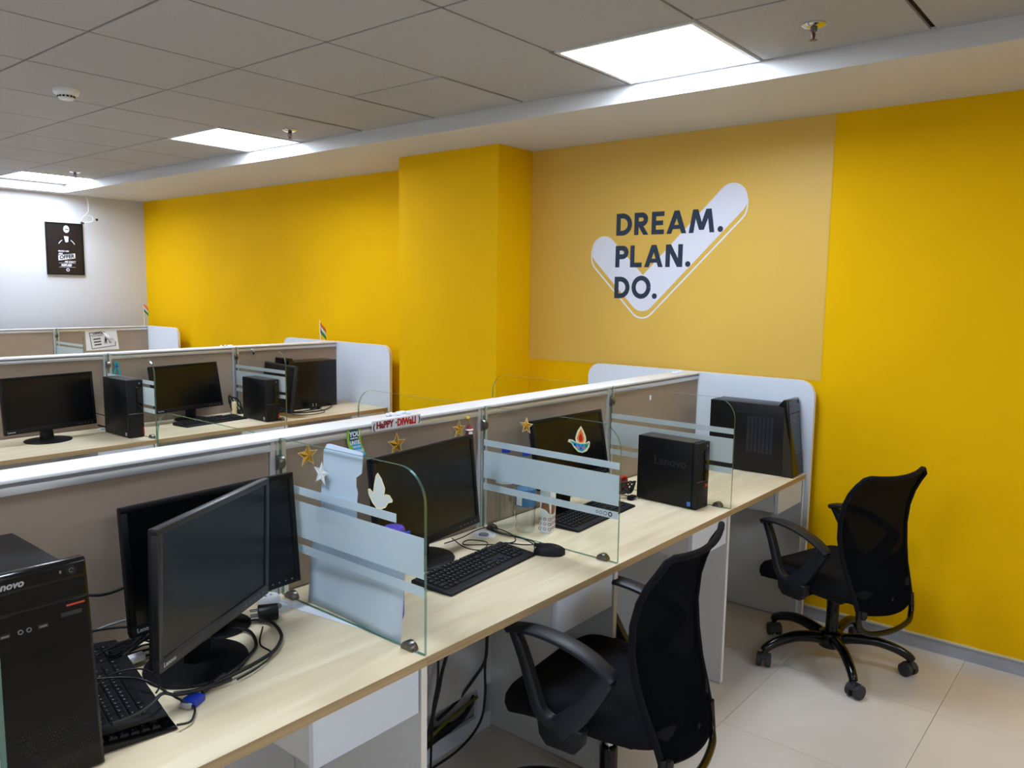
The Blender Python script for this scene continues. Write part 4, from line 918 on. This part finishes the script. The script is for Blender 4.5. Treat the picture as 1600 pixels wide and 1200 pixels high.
# ---------------------------------------------------------------- office chairs
def chair(x, y, yaw, drop, phase, label):
    t = thing('office_chair', label, 'chair', (x, y, 0), yaw, 'black mesh office chairs'); dz_ = -drop
    def up(P): return [(p[0], p[1], p[2]+dz_) for p in P]
    # seat: stacked superellipse rings with a waterfall front
    rws = []
    for sc, z in ((.30, .402), (.88, .402), (.975, .413), (1.0, .435), (.99, .460), (.94, .478), (.80, .487), (.5, .484), (.2, .482)):
        ring = []
        for k in range(40):
            a = 2*PI*k/40; cu, su = math.cos(a), math.sin(a); e = .52
            px = (.236+.032*min(1, max(0, (su-.1)/.5)))*sc*math.copysign(abs(cu)**e, cu); py = .262*sc*math.copysign(abs(su)**e, su)
            fr = max(0, (py-.10)/.14); ring.append((px*(1-.06*fr), py+.01, z+dz_-.035*fr*fr+.012*(px/.245)**2))
        rws.append(ring)
    b = MB().grid(rws, True); b.add([rws[-1][k] for k in range(40)], [tuple(range(40))]); build('seat', b, 'chair_fabric', t, smooth=1.2)
    build('seat_pan', MB().box(-.17, .17, -.15, .17, .386+dz_, .4015+dz_), 'black_soft', t, bevel=.008)
    build('mechanism', MB().box(-.05, .05, -.14, .08, .352+dz_, .386+dz_), 'chair_metal', t, bevel=.006)
    # arms: pad, front strut, rear strut and bracket
    for s in (-1, 1):
        X = .258*s; top_x = lambda z: s*(.260-.026*max(0, min(1, (z-.46)/.19)))
        def sweep(pts, wd, th, nm, m_='chair_plastic', par=t):
            P = catmull([(p[0] if len(p) > 2 else top_x(p[-1]), p[-2], p[-1]+dz_) for p in pts], 5); n = len(P); rws_ = []
            for i, p in enumerate(P):
                d = (P[min(i+1, n-1)]-P[max(i-1, 0)]).normalized(); nn = Vector((0, -d.z, d.y)).normalized(); f = i/(n-1)
                ww = (wd if not callable(wd) else wd(f))/2; hh = (th if not callable(th) else th(f))/2
                rws_.append([tuple(p+Vector((ww*cx, 0, 0))+nn*hh*cz) for cx, cz in ((-1, -.5), (-.7, -1), (.7, -1), (1, -.5), (1, .5), (.7, 1), (-.7, 1), (-1, .5))])
            q = MB().grid(rws_, True); m = len(rws_); q.add(rws_[0], [tuple(range(8))]); q.add(rws_[-1], [tuple(range(8))])
            return build(nm, q, m_, par, smooth=.9)
        ar = sweep([(.208, .655), (.190, .667), (.12, .676), (.03, .668), (-.05, .645), (-.105, .618), (-.122, .604)], lambda f: .050+.012*math.sin(PI*f)-.02*max(0, .12-f)/.12, .017, 'armrest')
        sweep([(.185, .660), (.150, .600), (.115, .530), (.085, .472), (.050, .448), (.015, .452)], lambda f: .036, lambda f: .026+.012*f, 'front_strut', par=ar)
        sweep([(-.108, .606), (-.080, .560), (-.040, .500), (-.005, .462), (.020, .435)], lambda f: .040, lambda f: .040+.03*f, 'rear_strut', par=ar)
        bk = MB(); pr = [(-.055, .455), (.085, .455), (.078, .410), (.055, .385), (-.03, .385), (-.05, .41)]
        bk.prism([(u, v+dz_) for u, v in pr], YZ(X), -.019*1, .019)
        x0, x1 = sorted((X*.45, X)); bk.box(x0, x1, -.02, .05, .386+dz_, .400+dz_)
        build('arm_bracket', bk, 'black_soft', ar, bevel=.006)
    # back: curved mesh panel with a frame tube
    prof = [(.382, -.282), (.45, -.262), (.52, -.238), (.60, -.218), (.68, -.207), (.76, -.211), (.83, -.227), (.89, -.248), (.938, -.272)]
    halfw = [.180, .188, .200, .216, .226, .232, .236, .237, .232]
    rws = []
    for (z, yy), hw in zip(prof, halfw):
        row = []
        for k in range(17):
            u = -1+k/8; tz = z+dz_; 
            if z > .80: f = (z-.80)/.125; tz += f*(-.016*(1-u*u) + .004*abs(u)**3)-(.034*f*(max(0, abs(u)-.72)/.28)**2)
            if z < .5: tz += (.5-z)/.095*(-.0+.045*(1-u*u)*-.3)
            row.append((u*hw, yy+.045*u*u, tz))
        rws.append(row)
    R_ = []; 
    for i in range(len(rws)-1):
        for k in range(4):
            f = k/4; R_.append([tuple(Vector(p).lerp(Vector(q), f)) for p, q in zip(rws[i], rws[i+1])])
    R_.append(rws[-1])
    bo = build('backrest', MB().grid(R_), 'mesh_fabric', t, solid=.006, smooth=1.5)
    lo = [r_ for r_ in R_ if r_[0][2]-dz_ < .60]
    build('lower_pad', MB().grid([[(p[0]*.985, p[1]+.007, p[2]) for p in r_] for r_ in lo]), 'chair_fabric', bo, solid=.006, smooth=1.5)
    top = rws[-1]; lft = [r_[0] for r_ in R_]; rgt = [r_[-1] for r_ in R_]
    path = lft + [tuple(Vector(p)+Vector((0, 0, .004))) for p in top[1:-1]] + rgt[::-1]
    build('back_frame', MB().tube(path, .0095, 10), 'chair_fabric', t, smooth=1.2)
    zl = rws[0][0][2]; a = .180; yb = rws[0][0][1]
    loop = [(-a, yb, zl+.02), (-a-.002, yb-.004, zl-.03), (-a+.012, yb-.012, zl-.062), (-a+.06, yb-.030, zl-.082), (0, yb-.042, zl-.088), (a-.06, yb-.030, zl-.082), (a-.012, yb-.012, zl-.062), (a+.002, yb-.004, zl-.03), (a, yb, zl+.02)]
    build('lower_tube', MB().tube(catmull(loop, 5), .0115, 10), 'chair_metal', t, smooth=1.2)
    build('support_bar', MB().tube(catmull([(0, -.05, .385+dz_), (0, -.16, .380+dz_), (0, -.225, .388+dz_), (0, -.245, .40+dz_), (0, -.262, .43+dz_)], 5), [(.022, .008)]*21, 10), 'black_soft', t, smooth=1.2)
    build('adjust_knob', MB().cyl((-.165, -.226, .378+dz_), (-.165, -.258, .378+dz_), .018, 16), 'black_soft', t, bevel=.004)
    build('gas_piston', MB().cyl((0, 0, .24), (0, 0, .36+dz_), .014, 20), 'chrome', t)
    build('cylinder_sleeve', MB().lathe([(.026, .09), (.026, .30 if drop else .262), (.022, .306 if drop else .268)], 24), 'chair_metal', t)
    build('hub', MB().lathe([(.032, .066), (.050, .074), (.056, .090), (.056, .122), (.050, .136), (.034, .143)], 28), 'chair_metal', t)
    for k in range(5):
        a = phase+2*PI*k/5-yaw; M_ = _rz(a)
        b = MB(); b.M = M_; b.tube(catmull([(.035, 0, .108), (.10, 0, .122), (.18, 0, .126), (.255, 0, .110), (.303, 0, .088), (.318, 0, .072)], 4), [(.023-.0003*i, .027-.0005*i) for i in range(21)], 10)
        lg = build('leg', b, 'chair_metal', t, smooth=1.2)
        b = MB(); ca = random.uniform(-1, 1); b.M = M_ @ Matrix.Translation((.318, 0, 0)) @ _rz(ca) @ Matrix.Scale(1.14, 4)
        b.cyl((0, 0, .064), (0, 0, .045), .007, 8)
        for s in (-1, 1): b.tube([(-.012, s*.008, .026), (-.012, s*.025, .026)], .0258, 18)
        b.prism([(-.040, .020), (-.034, .045), (-.014, .057), (.006, .052), (.014, .036), (.010, .030)], lambda u, v, w_: (u, w_, v), -.0075, .0075)
        build('caster', b, 'rubber', lg, bevel=.0015, segs=1)
    return t
chair(1.872, 1.150, math.radians(6), 0, .6, 'black mesh office chair nearest the camera at the maple desk')
chair(3.430, 1.000, math.radians(-18), .045, -.05, 'black mesh office chair by the yellow wall, turned slightly')
